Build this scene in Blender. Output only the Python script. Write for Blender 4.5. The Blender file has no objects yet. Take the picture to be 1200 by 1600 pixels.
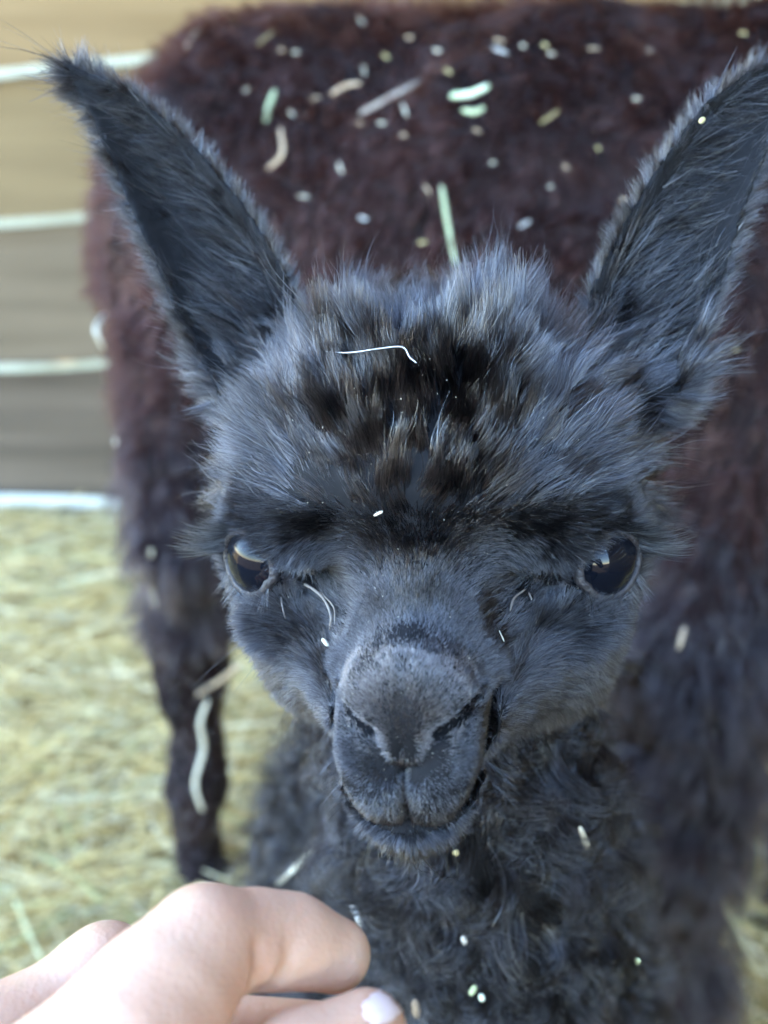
import bpy, math, os
import numpy as np
from mathutils import Matrix, Vector

# ------------------------------------------------------------------ camera, sky, sun, exposure
rng = np.random.default_rng(7)
scene = bpy.context.scene
COL = scene.collection
FPX = 1742.0                                  # focal length in pixels of the 1200 x 1600 photograph
CAM = np.array([0.0, 0.0, 0.85])
PITCH = math.radians(20.0)
RIGHT = np.array([1.0, 0, 0])
FWD = np.array([0, math.cos(PITCH), -math.sin(PITCH)])
UP = np.array([0, math.sin(PITCH), math.cos(PITCH)])

cd = bpy.data.cameras.new('camera')
cam = bpy.data.objects.new('camera', cd)
COL.objects.link(cam)
cam.location = CAM
cam.rotation_euler = (math.radians(90) - PITCH, 0, 0)
cd.sensor_fit = 'HORIZONTAL'
cd.sensor_width = 24.0
cd.lens = 24.0 * FPX / 1200.0
cd.clip_start = 0.02
cd.clip_end = 500.0
cd.dof.use_dof = True
cd.dof.focus_distance = 0.285
cd.dof.aperture_fstop = 8.5
scene.camera = cam

SUN_EL, SUN_AZ = math.radians(40), math.radians(-40)     # azimuth measured from +Y (straight ahead) towards +X
sun_dir = np.array([math.sin(SUN_AZ) * math.cos(SUN_EL), math.cos(SUN_AZ) * math.cos(SUN_EL), math.sin(SUN_EL)])
world = bpy.data.worlds.new('World')
scene.world = world
world.use_nodes = True
wn = world.node_tree.nodes
sky = wn.new('ShaderNodeTexSky')
sky.sky_type = 'NISHITA'
sky.sun_disc = False
sky.sun_elevation = SUN_EL
sky.sun_rotation = SUN_AZ
sky.air_density = 1.0
sky.dust_density = 0.2
sky.ozone_density = 2.6
bg = wn['Background']
bg.inputs['Strength'].default_value = 0.15
world.node_tree.links.new(sky.outputs[0], bg.inputs[0])
sl = bpy.data.lights.new('sun', 'SUN')
sun = bpy.data.objects.new('sun', sl)
COL.objects.link(sun)
sl.energy = 3.5
sl.angle = math.radians(0.6)
sl.color = (1.0, 0.93, 0.82)
sun.rotation_euler = Vector(-sun_dir).to_track_quat('-Z', 'Y').to_euler()
scene.view_settings.view_transform = 'Standard'
scene.view_settings.look = 'None'
scene.view_settings.gamma = 1.0
scene.view_settings.exposure = 4.1
scene.cycles.use_denoising = True
scene.cycles.max_bounces = 8
scene.cycles.transparent_max_bounces = 8
scene.cycles_curves.shape = 'RIBBONS'
scene.cycles_curves.subdivisions = 2
FUR = os.environ.get('NOFUR') is None

# ------------------------------------------------------------------ pixel helpers
def px(x, y, d):
    """point at photo pixel (x, y), d metres along the optical axis"""
    return CAM + d * (FWD + (x - 600.0) / FPX * RIGHT - (y - 800.0) / FPX * UP)

def px_at_y(x, y, Y):
    """point on pixel ray whose world Y is Y"""
    u = FWD + (x - 600.0) / FPX * RIGHT - (y - 800.0) / FPX * UP
    return CAM + u * (Y / u[1])

def px_ground(x, y, z=0.0):
    u = FWD + (x - 600.0) / FPX * RIGHT - (y - 800.0) / FPX * UP
    return CAM + u * ((z - CAM[2]) / u[2])

# ------------------------------------------------------------------ object helpers
def tag(o, label=None, cat=None, group=None, kind=None):
    if label: o['label'] = label
    if cat: o['category'] = cat
    if group: o['group'] = group
    if kind: o['kind'] = kind
    return o

def empty(name, loc):
    o = bpy.data.objects.new(name, None)
    o.location = loc
    o.empty_display_size = 0.05
    COL.objects.link(o)
    return o

def child(o, parent):
    if parent is not None:
        o.parent = parent
        # vertices are in world space: undo the root empty's offset; a part itself already sits at the world origin
        if parent.parent is None:
            o.matrix_parent_inverse = Matrix.Translation(parent.location).inverted()
    return o

def mesh_obj(name, V, Fc, mat, parent=None, smooth=True):
    me = bpy.data.meshes.new(name)
    V = np.asarray(V, dtype=np.float32)
    if isinstance(Fc, np.ndarray):
        n = Fc.shape[1]
        me.vertices.add(len(V)); me.vertices.foreach_set('co', V.ravel())
        me.loops.add(Fc.size); me.loops.foreach_set('vertex_index', Fc.astype(np.int32).ravel())
        me.polygons.add(len(Fc))
        me.polygons.foreach_set('loop_start', np.arange(0, Fc.size, n, dtype=np.int32))
        me.polygons.foreach_set('loop_total', np.full(len(Fc), n, dtype=np.int32))
        me.update(calc_edges=True)
    else:
        me.from_pydata([tuple(map(float, v)) for v in V], [], Fc)
    me.validate()
    if smooth:
        me.polygons.foreach_set('use_smooth', np.ones(len(me.polygons), dtype=bool))
    me.materials.append(mat)
    o = bpy.data.objects.new(name, me)
    COL.objects.link(o)
    return child(o, parent)

# ------------------------------------------------------------------ numpy noise
def hash3(i, j, k, s):
    h = (i.astype(np.int64) * 73856093) ^ (j.astype(np.int64) * 19349663) ^ (k.astype(np.int64) * 83492791) ^ (s * 2654435761)
    h = (h ^ (h >> 13)) * 1274126177
    h = h & 0x7fffffff
    h = (h ^ (h >> 15)) * 2246822519
    h = (h ^ (h >> 13)) & 0xffffff
    return h.astype(np.float64) / float(0xffffff)

def vnoise(P, freq, s=0):
    """value noise in -1..1"""
    Q = P * freq + 1000.0
    I = np.floor(Q)
    T = Q - I
    T = T * T * (3 - 2 * T)
    I = I.astype(np.int64)
    out = np.zeros(len(P))
    for a in (0, 1):
        for b in (0, 1):
            for c in (0, 1):
                w = (T[:, 0] if a else 1 - T[:, 0]) * (T[:, 1] if b else 1 - T[:, 1]) * (T[:, 2] if c else 1 - T[:, 2])
                out += w * hash3(I[:, 0] + a, I[:, 1] + b, I[:, 2] + c, s)
    return out * 2 - 1

def vnoise3(P, freq, s=0):
    return np.stack([vnoise(P, freq, s + 11 * i) for i in range(3)], 1)

def clump_cells(P, size, s=0):
    """nearest jittered lattice point to every P: (centres, random id 0..1)"""
    Q = P / size + 1000.0
    I = np.floor(Q).astype(np.int64)
    best = np.full(len(P), 1e9)
    C = np.zeros_like(P)
    R = np.zeros(len(P))
    for a in (-1, 0, 1):
        for b in (-1, 0, 1):
            for c in (-1, 0, 1):
                i, j, k = I[:, 0] + a, I[:, 1] + b, I[:, 2] + c
                X = np.stack([i + hash3(i, j, k, s + 1), j + hash3(i, j, k, s + 2), k + hash3(i, j, k, s + 3)], 1)
                d = ((X - Q) ** 2).sum(1)
                m = d < best
                best[m] = d[m]
                C[m] = X[m]
                R[m] = hash3(i, j, k, s + 4)[m]
    return (C - 1000.0) * size, R

def sstep(x, a, b):
    t = np.clip((x - a) / (b - a), 0, 1)
    return t * t * (3 - 2 * t)

def unit(v):
    return v / np.maximum(np.linalg.norm(v, axis=-1, keepdims=True), 1e-9)

# ------------------------------------------------------------------ signed distance modelling
class Field:
    """rectilinear grid holding a signed distance field; primitives are written only near where they lie"""
    def __init__(self, xs, ys, zs):
        self.ax = [np.asarray(a, dtype=np.float32) for a in (xs, ys, zs)]
        self.f = np.full([len(a) for a in self.ax], 0.05, dtype=np.float32)

    def block(self, lo, hi, pad):
        sl, g = [], []
        for a, l, h in zip(self.ax, lo, hi):
            i0 = int(np.searchsorted(a, l - pad)); i1 = int(np.searchsorted(a, h + pad))
            sl.append(slice(max(i0 - 1, 0), min(i1 + 1, len(a))))
            g.append(a[sl[-1]])
        X = np.meshgrid(*g, indexing='ij', sparse=True)
        return tuple(sl), X

    def add(self, d, sl, k):
        f = self.f[sl]
        if k > 0:
            h = np.maximum(k - np.abs(f - d), 0) / k
            self.f[sl] = np.minimum(f, d) - h * h * k * 0.25
        else:
            self.f[sl] = np.minimum(f, d)

    def cut(self, d, sl, k):
        f = self.f[sl]
        nd = -d
        h = np.maximum(k - np.abs(f - nd), 0) / k
        self.f[sl] = np.maximum(f, nd) + h * h * k * 0.25

    def ell(self, c, r, k=0.01, cut=False):
        c = np.asarray(c, float); r = np.asarray(r, float)
        sl, X = self.block(c - r, c + r, 0.03 + k)
        k0 = np.sqrt(sum(((X[i] - c[i]) / r[i]) ** 2 for i in range(3)))
        k1 = np.sqrt(sum(((X[i] - c[i]) / r[i] ** 2) ** 2 for i in range(3)))
        d = (k0 * (k0 - 1.0) / np.maximum(k1, 1e-6)).astype(np.float32)
        (self.cut if cut else self.add)(d, sl, k)

    def cone(self, a, ra, b, rb, k=0.01, cut=False):
        a = np.asarray(a, float); b = np.asarray(b, float)
        R = max(ra, rb)
        sl, X = self.block(np.minimum(a, b) - R, np.maximum(a, b) + R, 0.03 + k)
        ab = b - a
        t = sum((X[i] - a[i]) * ab[i] for i in range(3)) / max(float(ab @ ab), 1e-12)
        t = np.clip(t, 0, 1)
        d = np.sqrt(sum((X[i] - a[i] - t * ab[i]) ** 2 for i in range(3))) - (ra + (rb - ra) * t)
        (self.cut if cut else self.add)(d.astype(np.float32), sl, k)

    def chain(self, pts, k=0.01):
        """pts: list of (point, radius)"""
        for (a, ra), (b, rb) in zip(pts[:-1], pts[1:]):
            self.cone(a, ra, b, rb, k)

    def mesh(self):
        f = self.f
        s = f < 0
        ax = self.ax
        n = np.array(f.shape) - 1
        any_ = np.zeros(n, bool); all_ = np.ones(n, bool)
        for a in (0, 1):
            for b in (0, 1):
                for c in (0, 1):
                    v = s[a:n[0] + a, b:n[1] + b, c:n[2] + c]
                    any_ |= v; all_ &= v
        act = any_ & ~all_
        idx = np.argwhere(act)
        vid = np.full(n, -1, np.int64)
        vid[act] = np.arange(len(idx))
        P = np.zeros((len(idx), 3)); cnt = np.zeros(len(idx))
        corners = [(a, b, c) for a in (0, 1) for b in (0, 1) for c in (0, 1)]
        for ca in corners:
            for d in range(3):
                if ca[d] == 0:
                    cb = list(ca); cb[d] = 1
                    ia = idx + np.array(ca); ib = idx + np.array(cb)
                    fa = f[ia[:, 0], ia[:, 1], ia[:, 2]].astype(float); fb = f[ib[:, 0], ib[:, 1], ib[:, 2]].astype(float)
                    m = (fa < 0) != (fb < 0)
                    t = fa / np.where(np.abs(fa - fb) < 1e-12, 1, fa - fb)
                    pa = np.stack([ax[i][ia[:, i]] for i in range(3)], 1).astype(float)
                    pb = np.stack([ax[i][ib[:, i]] for i in range(3)], 1).astype(float)
                    P[m] += (pa + (pb - pa) * t[:, None])[m]
                    cnt[m] += 1
        P /= np.maximum(cnt, 1)[:, None]
        quads = []
        for d in range(3):
            e1, e2 = (d + 1) % 3, (d + 2) % 3
            lo = [slice(None)] * 3; hi = [slice(None)] * 3
            lo[d] = slice(0, -1); hi[d] = slice(1, None)
            A = s[tuple(lo)]; B = s[tuple(hi)]
            E = np.argwhere(A != B)
            E = E[(E[:, e1] > 0) & (E[:, e2] > 0) & (E[:, e1] < n[e1]) & (E[:, e2] < n[e2])]
            ins = A[E[:, 0], E[:, 1], E[:, 2]]
            q = []
            for o1, o2 in ((-1, -1), (0, -1), (0, 0), (-1, 0)):
                c = E.copy(); c[:, e1] += o1; c[:, e2] += o2
                q.append(vid[c[:, 0], c[:, 1], c[:, 2]])
            q = np.stack(q, 1)
            q[~ins] = q[~ins][:, ::-1]
            quads.append(q)
        Q = np.concatenate(quads)
        Q = Q[(Q >= 0).all(1)]
        # light smoothing
        for it in range(2):
            acc = np.zeros_like(P); c2 = np.zeros(len(P))
            for a, b in ((0, 1), (1, 2), (2, 3), (3, 0)):
                np.add.at(acc, Q[:, a], P[Q[:, b]]); np.add.at(c2, Q[:, a], 1)
            P = 0.6 * P + 0.4 * acc / np.maximum(c2, 1)[:, None]
        return P, Q

def polyline_dist2d(U, V, pts):
    d = None
    for (a, b) in zip(pts[:-1], pts[1:]):
        a = np.array(a, float); b = np.array(b, float); ab = b - a
        t = np.clip(((U - a[0]) * ab[0] + (V - a[1]) * ab[1]) / (ab @ ab), 0, 1)
        q = np.sqrt((U - a[0] - t * ab[0]) ** 2 + (V - a[1] - t * ab[1]) ** 2)
        d = q if d is None else np.minimum(d, q)
    return d

def vnormals(V, Q):
    n = np.cross(V[Q[:, 2]] - V[Q[:, 0]], V[Q[:, 3]] - V[Q[:, 1]])
    N = np.zeros_like(V)
    for i in range(4):
        np.add.at(N, Q[:, i], n)
    return unit(N)

def sample_surface(V, Q, N, count, density):
    """roots spread over the quads with a density weight per face centre"""
    T = np.concatenate([Q[:, [0, 1, 2]], Q[:, [0, 2, 3]]])
    c = V[T].mean(1)
    area = 0.5 * np.linalg.norm(np.cross(V[T[:, 1]] - V[T[:, 0]], V[T[:, 2]] - V[T[:, 0]]), axis=1)
    w = area * density(c, unit(N[T].mean(1)))
    cs = np.cumsum(w)
    t = np.searchsorted(cs, rng.random(count) * cs[-1])
    t = np.minimum(t, len(T) - 1)
    a = rng.random(count); b = rng.random(count)
    m = a + b > 1
    a[m] = 1 - a[m]; b[m] = 1 - b[m]
    w3 = np.stack([1 - a - b, a, b], 1)[:, :, None]
    return (V[T[t]] * w3).sum(1), unit((N[T[t]] * w3).sum(1))

def strand_r(n, lo, hi, coarse=0.15, k=2.0):
    r = rng.uniform(lo, hi, n)
    return r * np.where(rng.random(n) < coarse, k, 1.0)

def hair_object(name, pts, radius, mat, parent, tip=0.25):
    """pts (n, k, 3) world positions, radius (n,)"""
    n, k, _ = pts.shape
    hc = bpy.data.hair_curves.new(name)
    hc.add_curves([k] * n)
    hc.attributes['position'].data.foreach_set('vector', pts.astype(np.float32).ravel())
    r = hc.attributes.get('radius') or hc.attributes.new('radius', 'FLOAT', 'POINT')
    t = np.linspace(0, 1, k)
    prof = 1 - (1 - tip) * t ** 1.6
    r.data.foreach_set('value', (radius[:, None] * prof[None, :]).astype(np.float32).ravel())
    hc.materials.append(mat)
    o = bpy.data.objects.new(name, hc)
    COL.objects.link(o)
    child(o, parent)
    o['kind'] = 'stuff'
    return o

def grow(P, N, D, L, k=6, lift=0.3, droop=0.0, wild=0.15, clump=0.0, csize=0.004, curl=0.0, turns=1.0, seed=0, nfreq=60.0, namp=0.25, fold=0.0, lock=0.0):
    """strand polylines: leave along lift*N + D, bend towards D, droop, wave, gather in locks"""
    n = len(P)
    D = unit(D - (D * N).sum(1, keepdims=True) * N * 0.0)
    nz = vnoise3(P, nfreq, seed)
    lift = np.broadcast_to(np.asarray(lift, float), (n,))[:, None]
    d0 = unit(D + lift * N + namp * nz + wild * rng.normal(size=(n, 3)))
    C, R = clump_cells(P, csize, seed)
    if np.any(np.asarray(lock) > 0):
        d0 = unit(d0 + lock * np.stack([np.sin(R * 61.7), np.sin(R * 113.1 + 1), np.sin(R * 177.3 + 2)], 1))
    t = np.linspace(0, 1, k)
    pts = np.zeros((n, k, 3))
    pts[:, 0] = P - 0.0006 * N
    step = (L / (k - 1))[:, None]
    d = d0.copy()
    C = C - ((C - P) * N).sum(1, keepdims=True) * N
    e1 = unit(np.cross(N, D + 1e-3)); e2 = np.cross(D, e1)
    for i in range(1, k):
        d = unit(d + np.array([0, 0, -droop]) + fold * D + wild * 0.35 * rng.normal(size=(n, 3)))
        pts[:, i] = pts[:, i - 1] + d * step
    if np.any(np.asarray(clump) > 0):
        off = (C - P) * np.broadcast_to(np.asarray(clump, float), (n,))[:, None]
        for i in range(1, k):
            pts[:, i] += off * t[i] ** 0.8
    if curl > 0:
        ph = (R * 37.0) % (2 * np.pi)
        om = 2 * np.pi * turns * (0.6 + 0.8 * ((R * 91.7) % 1.0)) * np.where(((R * 13.3) % 1) < 0.5, -1, 1)
        for i in range(1, k):
            a = ph + om * t[i]
            A = (curl * L * t[i] ** 0.7)[:, None]
            pts[:, i] += A * ((np.cos(a) - np.cos(ph))[:, None] * e1 + (np.sin(a) - np.sin(ph))[:, None] * e2)
    return pts

# ------------------------------------------------------------------ materials
def new_mat(name):
    m = bpy.data.materials.new(name)
    m.use_nodes = True
    nt = m.node_tree
    b = nt.nodes['Principled BSDF']
    return m, nt, b

def noise_mat(name, c1, c2, scale, rough=0.8, detail=4.0, spec=0.3, bump=0.0, bscale=None, stretch=None, c3=None):
    m, nt, b = new_mat(name)
    tc = nt.nodes.new('ShaderNodeTexCoord')
    mp = nt.nodes.new('ShaderNodeMapping')
    if stretch: mp.inputs['Scale'].default_value = stretch
    no = nt.nodes.new('ShaderNodeTexNoise')
    no.inputs['Scale'].default_value = scale
    no.inputs['Detail'].default_value = detail
    rp = nt.nodes.new('ShaderNodeValToRGB')
    rp.color_ramp.elements[0].position = 0.32; rp.color_ramp.elements[0].color = (*c1, 1)
    rp.color_ramp.elements[1].position = 0.68; rp.color_ramp.elements[1].color = (*c2, 1)
    if c3:
        e = rp.color_ramp.elements.new(0.5); e.color = (*c3, 1)
    L = nt.links.new
    L(tc.outputs['Object'], mp.inputs[0]); L(mp.outputs[0], no.inputs['Vector']); L(no.outputs['Fac'], rp.inputs[0])
    L(rp.outputs[0], b.inputs['Base Color'])
    b.inputs['Roughness'].default_value = rough
    b.inputs['Specular IOR Level'].default_value = spec
    if bump > 0:
        n2 = nt.nodes.new('ShaderNodeTexNoise')
        n2.inputs['Scale'].default_value = bscale or scale * 4
        n2.inputs['Detail'].default_value = 5
        bp = nt.nodes.new('ShaderNodeBump')
        bp.inputs['Strength'].default_value = bump
        bp.inputs['Distance'].default_value = 0.01
        L(mp.outputs[0], n2.inputs['Vector']); L(n2.outputs['Fac'], bp.inputs['Height']); L(bp.outputs[0], b.inputs['Normal'])
    return m

def hair_mat(name, c1, c2, rough=0.35, radial=0.4, coat=0.0, ior=1.55):
    m = bpy.data.materials.new(name)
    m.use_nodes = True
    nt = m.node_tree
    nt.nodes.remove(nt.nodes['Principled BSDF'])
    h = nt.nodes.new('ShaderNodeBsdfHairPrincipled')
    h.model = 'CHIANG'
    h.parametrization = 'COLOR'
    hi = nt.nodes.new('ShaderNodeHairInfo')
    rp = nt.nodes.new('ShaderNodeValToRGB')
    rp.color_ramp.elements[0].color = (*c1, 1); rp.color_ramp.elements[1].color = (*c2, 1)
    nt.links.new(hi.outputs['Random'], rp.inputs[0])
    nt.links.new(rp.outputs[0], h.inputs['Color'])
    h.inputs['Roughness'].default_value = rough
    h.inputs['Radial Roughness'].default_value = radial
    h.inputs['Coat'].default_value = coat
    mr = nt.nodes.new('ShaderNodeMath'); mr.operation = 'MULTIPLY'; mr.inputs[1].default_value = 7.31
    fr = nt.nodes.new('ShaderNodeMath'); fr.operation = 'FRACT'
    pw = nt.nodes.new('ShaderNodeMath'); pw.operation = 'POWER'; pw.inputs[1].default_value = 1.4
    ma = nt.nodes.new('ShaderNodeMapRange'); ma.inputs[3].default_value = 1.0 + 0.35 * (ior - 1.0); ma.inputs[4].default_value = 1.0 + 1.45 * (ior - 1.0)
    nt.links.new(hi.outputs['Random'], mr.inputs[0]); nt.links.new(mr.outputs[0], fr.inputs[0]); nt.links.new(fr.outputs[0], pw.inputs[0])
    nt.links.new(pw.outputs[0], ma.inputs[0]); nt.links.new(ma.outputs[0], h.inputs['IOR'])
    h.inputs['Random Roughness'].default_value = 0.2
    nt.links.new(h.outputs[0], nt.nodes['Material Output'].inputs['Surface'])
    return m

def patchy(m, c1, c2, scale):
    """let a second pair of colours take over in patches"""
    nt = m.node_tree
    h = next(n for n in nt.nodes if n.type == 'BSDF_HAIR_PRINCIPLED')
    hi = next(n for n in nt.nodes if n.type == 'HAIR_INFO')
    old = h.inputs['Color'].links[0].from_socket
    rp = nt.nodes.new('ShaderNodeValToRGB')
    rp.color_ramp.elements[0].color = (*c1, 1); rp.color_ramp.elements[1].color = (*c2, 1)
    nt.links.new(hi.outputs['Random'], rp.inputs[0])
    tc = nt.nodes.new('ShaderNodeTexCoord'); no = nt.nodes.new('ShaderNodeTexNoise')
    no.inputs['Scale'].default_value = scale; no.inputs['Detail'].default_value = 3
    r2 = nt.nodes.new('ShaderNodeValToRGB')
    r2.color_ramp.elements[0].position = .45; r2.color_ramp.elements[1].position = .65
    mx = nt.nodes.new('ShaderNodeMix'); mx.data_type = 'RGBA'
    nt.links.new(tc.outputs['Object'], no.inputs['Vector']); nt.links.new(no.outputs['Fac'], r2.inputs[0]); nt.links.new(r2.outputs[0], mx.inputs['Factor'])
    nt.links.new(old, mx.inputs[6]); nt.links.new(rp.outputs[0], mx.inputs[7]); nt.links.new(mx.outputs[2], h.inputs['Color'])
    return m

def straw_strand_mat(name, stops):
    m, nt, b = new_mat(name)
    hi = nt.nodes.new('ShaderNodeHairInfo')
    rp = nt.nodes.new('ShaderNodeValToRGB')
    el = rp.color_ramp.elements
    el[0].position, el[0].color = stops[0][0], (*stops[0][1], 1)
    el[1].position, el[1].color = stops[-1][0], (*stops[-1][1], 1)
    for p, c in stops[1:-1]:
        e = el.new(p); e.color = (*c, 1)
    nt.links.new(hi.outputs['Random'], rp.inputs[0]); nt.links.new(rp.outputs[0], b.inputs['Base Color'])
    b.inputs['Roughness'].default_value = 0.55
    return m

M = {}
M['cria_skin'] = noise_mat('cria_skin', (0.006, 0.006, 0.006), (0.012, 0.011, 0.011), 300, 0.75, spec=0.2)
M['nose_fur'] = hair_mat('nose_fur', (0.04, 0.034, 0.030), (0.11, 0.094, 0.084), 0.35, 0.45, ior=1.8)
M['cria_fur'] = hair_mat('cria_fur', (0.002, 0.002, 0.002), (0.010, 0.008, 0.008), 0.10, 0.16, ior=2.1)
M['ear_fur'] = hair_mat('ear_fur', (0.002, 0.002, 0.002), (0.010, 0.008, 0.008), 0.13, 0.22, ior=1.55)
M['cria_face'] = hair_mat('cria_face_fur', (0.002, 0.002, 0.002), (0.012, 0.010, 0.010), 0.13, 0.20, ior=2.0)
M['cria_fleece'] = hair_mat('cria_fleece', (0.002, 0.002, 0.002), (0.010, 0.008, 0.008), 0.11, 0.18, ior=1.8)
M['cow_skin'] = noise_mat('mother_skin', (0.008, 0.005, 0.005), (0.020, 0.010, 0.009), 25, 0.9, spec=0.15)
M['cow_fleece'] = hair_mat('mother_fleece', (0.008, 0.004, 0.004), (0.050, 0.018, 0.013), 0.33, 0.45, ior=1.36)
patchy(M['cow_fleece'], (0.015, 0.007, 0.006), (0.075, 0.031, 0.024), 7.0)
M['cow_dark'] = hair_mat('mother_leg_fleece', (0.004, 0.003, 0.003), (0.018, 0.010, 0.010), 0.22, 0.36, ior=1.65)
M['lid'] = noise_mat('wet_lid', (.018, .016, .016), (.06, .052, .05), 500, .28, spec=.5, bump=.3, bscale=900)
M['lash'] = hair_mat('lash', (0.006, 0.006, 0.006), (0.03, 0.03, 0.03), 0.2, 0.3, ior=1.8)
M['hay_ground'] = noise_mat('hay_ground', (0.10, 0.07, 0.03), (0.40, 0.29, 0.13), 14, 0.95, detail=8, spec=0.1, bump=0.8, bscale=90, c3=(0.24, 0.17, 0.07))
M['hay'] = straw_strand_mat('hay_strands', [(0, (0.34, 0.22, 0.07)), (0.3, (0.72, 0.50, 0.16)), (0.62, (0.86, 0.66, 0.28)), (0.85, (0.92, 0.80, 0.50)), (1, (0.42, 0.42, 0.14))])
def ground_mat():
    # hay-littered floor near the wall; dark soil added out of view to cut warm bounce
    m = M['hay_ground']
    nt = m.node_tree
    b = nt.nodes['Principled BSDF']
    old = b.inputs['Base Color'].links[0].from_socket
    tc = nt.nodes.new('ShaderNodeTexCoord'); sp = nt.nodes.new('ShaderNodeSeparateXYZ')
    no = nt.nodes.new('ShaderNodeTexNoise'); no.inputs['Scale'].default_value = 2.5; no.inputs['Detail'].default_value = 6
    ad = nt.nodes.new('ShaderNodeMath'); ad.operation = 'ADD'
    mr = nt.nodes.new('ShaderNodeMapRange'); mr.inputs[1].default_value = 0.75; mr.inputs[2].default_value = 1.15
    soil = nt.nodes.new('ShaderNodeValToRGB')
    soil.color_ramp.elements[0].color = (.05, .038, .028, 1); soil.color_ramp.elements[1].color = (.13, .10, .075, 1)
    mx = nt.nodes.new('ShaderNodeMix'); mx.data_type = 'RGBA'
    L = nt.links.new
    L(tc.outputs['Object'], sp.inputs[0]); L(tc.outputs['Object'], no.inputs['Vector'])
    L(sp.outputs['Y'], ad.inputs[0]); L(no.outputs['Fac'], ad.inputs[1]); L(ad.outputs[0], mr.inputs[0])
    L(no.outputs['Fac'], soil.inputs[0]); L(mr.outputs[0], mx.inputs['Factor']); L(soil.outputs[0], mx.inputs[6]); L(old, mx.inputs[7])
    L(mx.outputs[2], b.inputs['Base Color'])
ground_mat()

def board_mat(name, c1, c2):
    return noise_mat(name, c1, c2, 3.0, 0.85, detail=8, spec=0.2, bump=0.35, bscale=9, stretch=(0.5, 3, 6))

# ------------------------------------------------------------------ setting: ground, hay, board wall
def build_ground():
    xs = np.concatenate([np.linspace(-60, -3.5, 8), np.arange(-3, 3.01, 0.06), np.linspace(3.5, 60, 8)])
    ys = np.concatenate([np.linspace(-60, -2.5, 8), np.arange(-2, 3.01, 0.06), np.linspace(3.5, 60, 8)])
    X, Y = np.meshgrid(xs, ys, indexing='ij')
    P = np.stack([X.ravel(), Y.ravel(), np.zeros(X.size)], 1)
    near = sstep(-np.abs(P[:, 0]), -3.4, -2.4) * sstep(-np.abs(P[:, 1] - 0.6), -2.4, -1.6)
    P[:, 2] = -0.02 + near * (0.012 * vnoise(P, 3.0, 5) + 0.008 * vnoise(P, 9.0, 6))
    nx, ny = len(xs), len(ys)
    i = np.arange(nx * ny).reshape(nx, ny)
    Q = np.stack([i[:-1, :-1], i[1:, :-1], i[1:, 1:], i[:-1, 1:]], -1).reshape(-1, 4)
    g = mesh_obj('ground', P, Q, M['hay_ground'])
    tag(g, 'dry trampled ground under the hay', 'ground', kind='structure')

def build_hay():
    n = 30000
    x = rng.uniform(-1.7, 1.2, n); y = rng.uniform(0.55, 2.26, n)
    P = np.stack([x, y, np.zeros(n)], 1)
    heap = 0.5 + 0.5 * vnoise(P, 2.2, 3)
    bank = sstep(P[:, 1], 1.7, 2.3) * 0.012
    z = rng.random(n) ** 1.6 * (0.02 + 0.05 * heap) + bank - 0.01
    L = rng.uniform(0.05, 0.24, n)
    ang = rng.normal(0, 0.9, n) + 0.15
    el = rng.normal(0.05, 0.16, n)
    d = np.stack([np.cos(ang) * np.cos(el), np.sin(ang) * np.cos(el), np.sin(el)], 1)
    P[:, 2] = z
    k = 6
    t = np.linspace(-0.5, 0.5, k)
    side = unit(np.cross(d, np.array([0.1, 0, 1.0])))
    bend = rng.normal(0, 0.045, n) * L
    bz = rng.normal(0, 0.06, n) * L
    pts = P[:, None] + d[:, None] * (L[:, None] * t)[:, :, None] + side[:, None] * (bend[:, None] * (4 * t ** 2 - 0.5))[:, :, None]
    pts[:, :, 2] += bz[:, None] * (4 * t ** 2 - 0.5)
    pts[:, :, 2] = np.maximum(pts[:, :, 2], -0.015)
    r = rng.uniform(0.0004, 0.0013, n) * np.where(rng.random(n) < .12, 2.1, 1.0)
    o = hair_object('hay', pts, r, M['hay'], None, tip=0.6)
    tag(o, 'loose pale yellow hay strewn over the ground', 'hay', kind='stuff')

def box(name, c, size, mat, parent=None, rot=0.0, jit=0.0, bev=0.004):
    """box with chamfered long edges, slightly uneven; rot about world Y"""
    hx, hy, hz = [s / 2 for s in size]
    nseg = max(2, int(size[0] / 0.25))
    xs = np.linspace(-hx, hx, nseg + 1)
    prof = [(-hy, -hz + bev), (-hy + bev, -hz), (hy - bev, -hz), (hy, -hz + bev), (hy, hz - bev), (hy - bev, hz), (-hy + bev, hz), (-hy, hz - bev)]
    V = []
    for x in xs:
        w = rng.normal(0, jit, 2)
        for (py, pz) in prof:
            V.append((x, py, pz + (w[0] if pz > 0 else w[1])))
    V = np.array(V)
    m = len(prof)
    Fc = []
    for i in range(nseg):
        for j in range(m):
            a, b = i * m + j, i * m + (j + 1) % m
            Fc.append((a, b, b + m, a + m))
    Fc.append(tuple(range(m))[::-1]); Fc.append(tuple(nseg * m + j for j in range(m)))
    ca, sa = math.cos(rot), math.sin(rot)
    V = np.stack([V[:, 0] * ca + V[:, 2] * sa, V[:, 1], -V[:, 0] * sa + V[:, 2] * ca], 1) + np.array(c)
    return mesh_obj(name, V, Fc, mat, parent, smooth=False)

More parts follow.
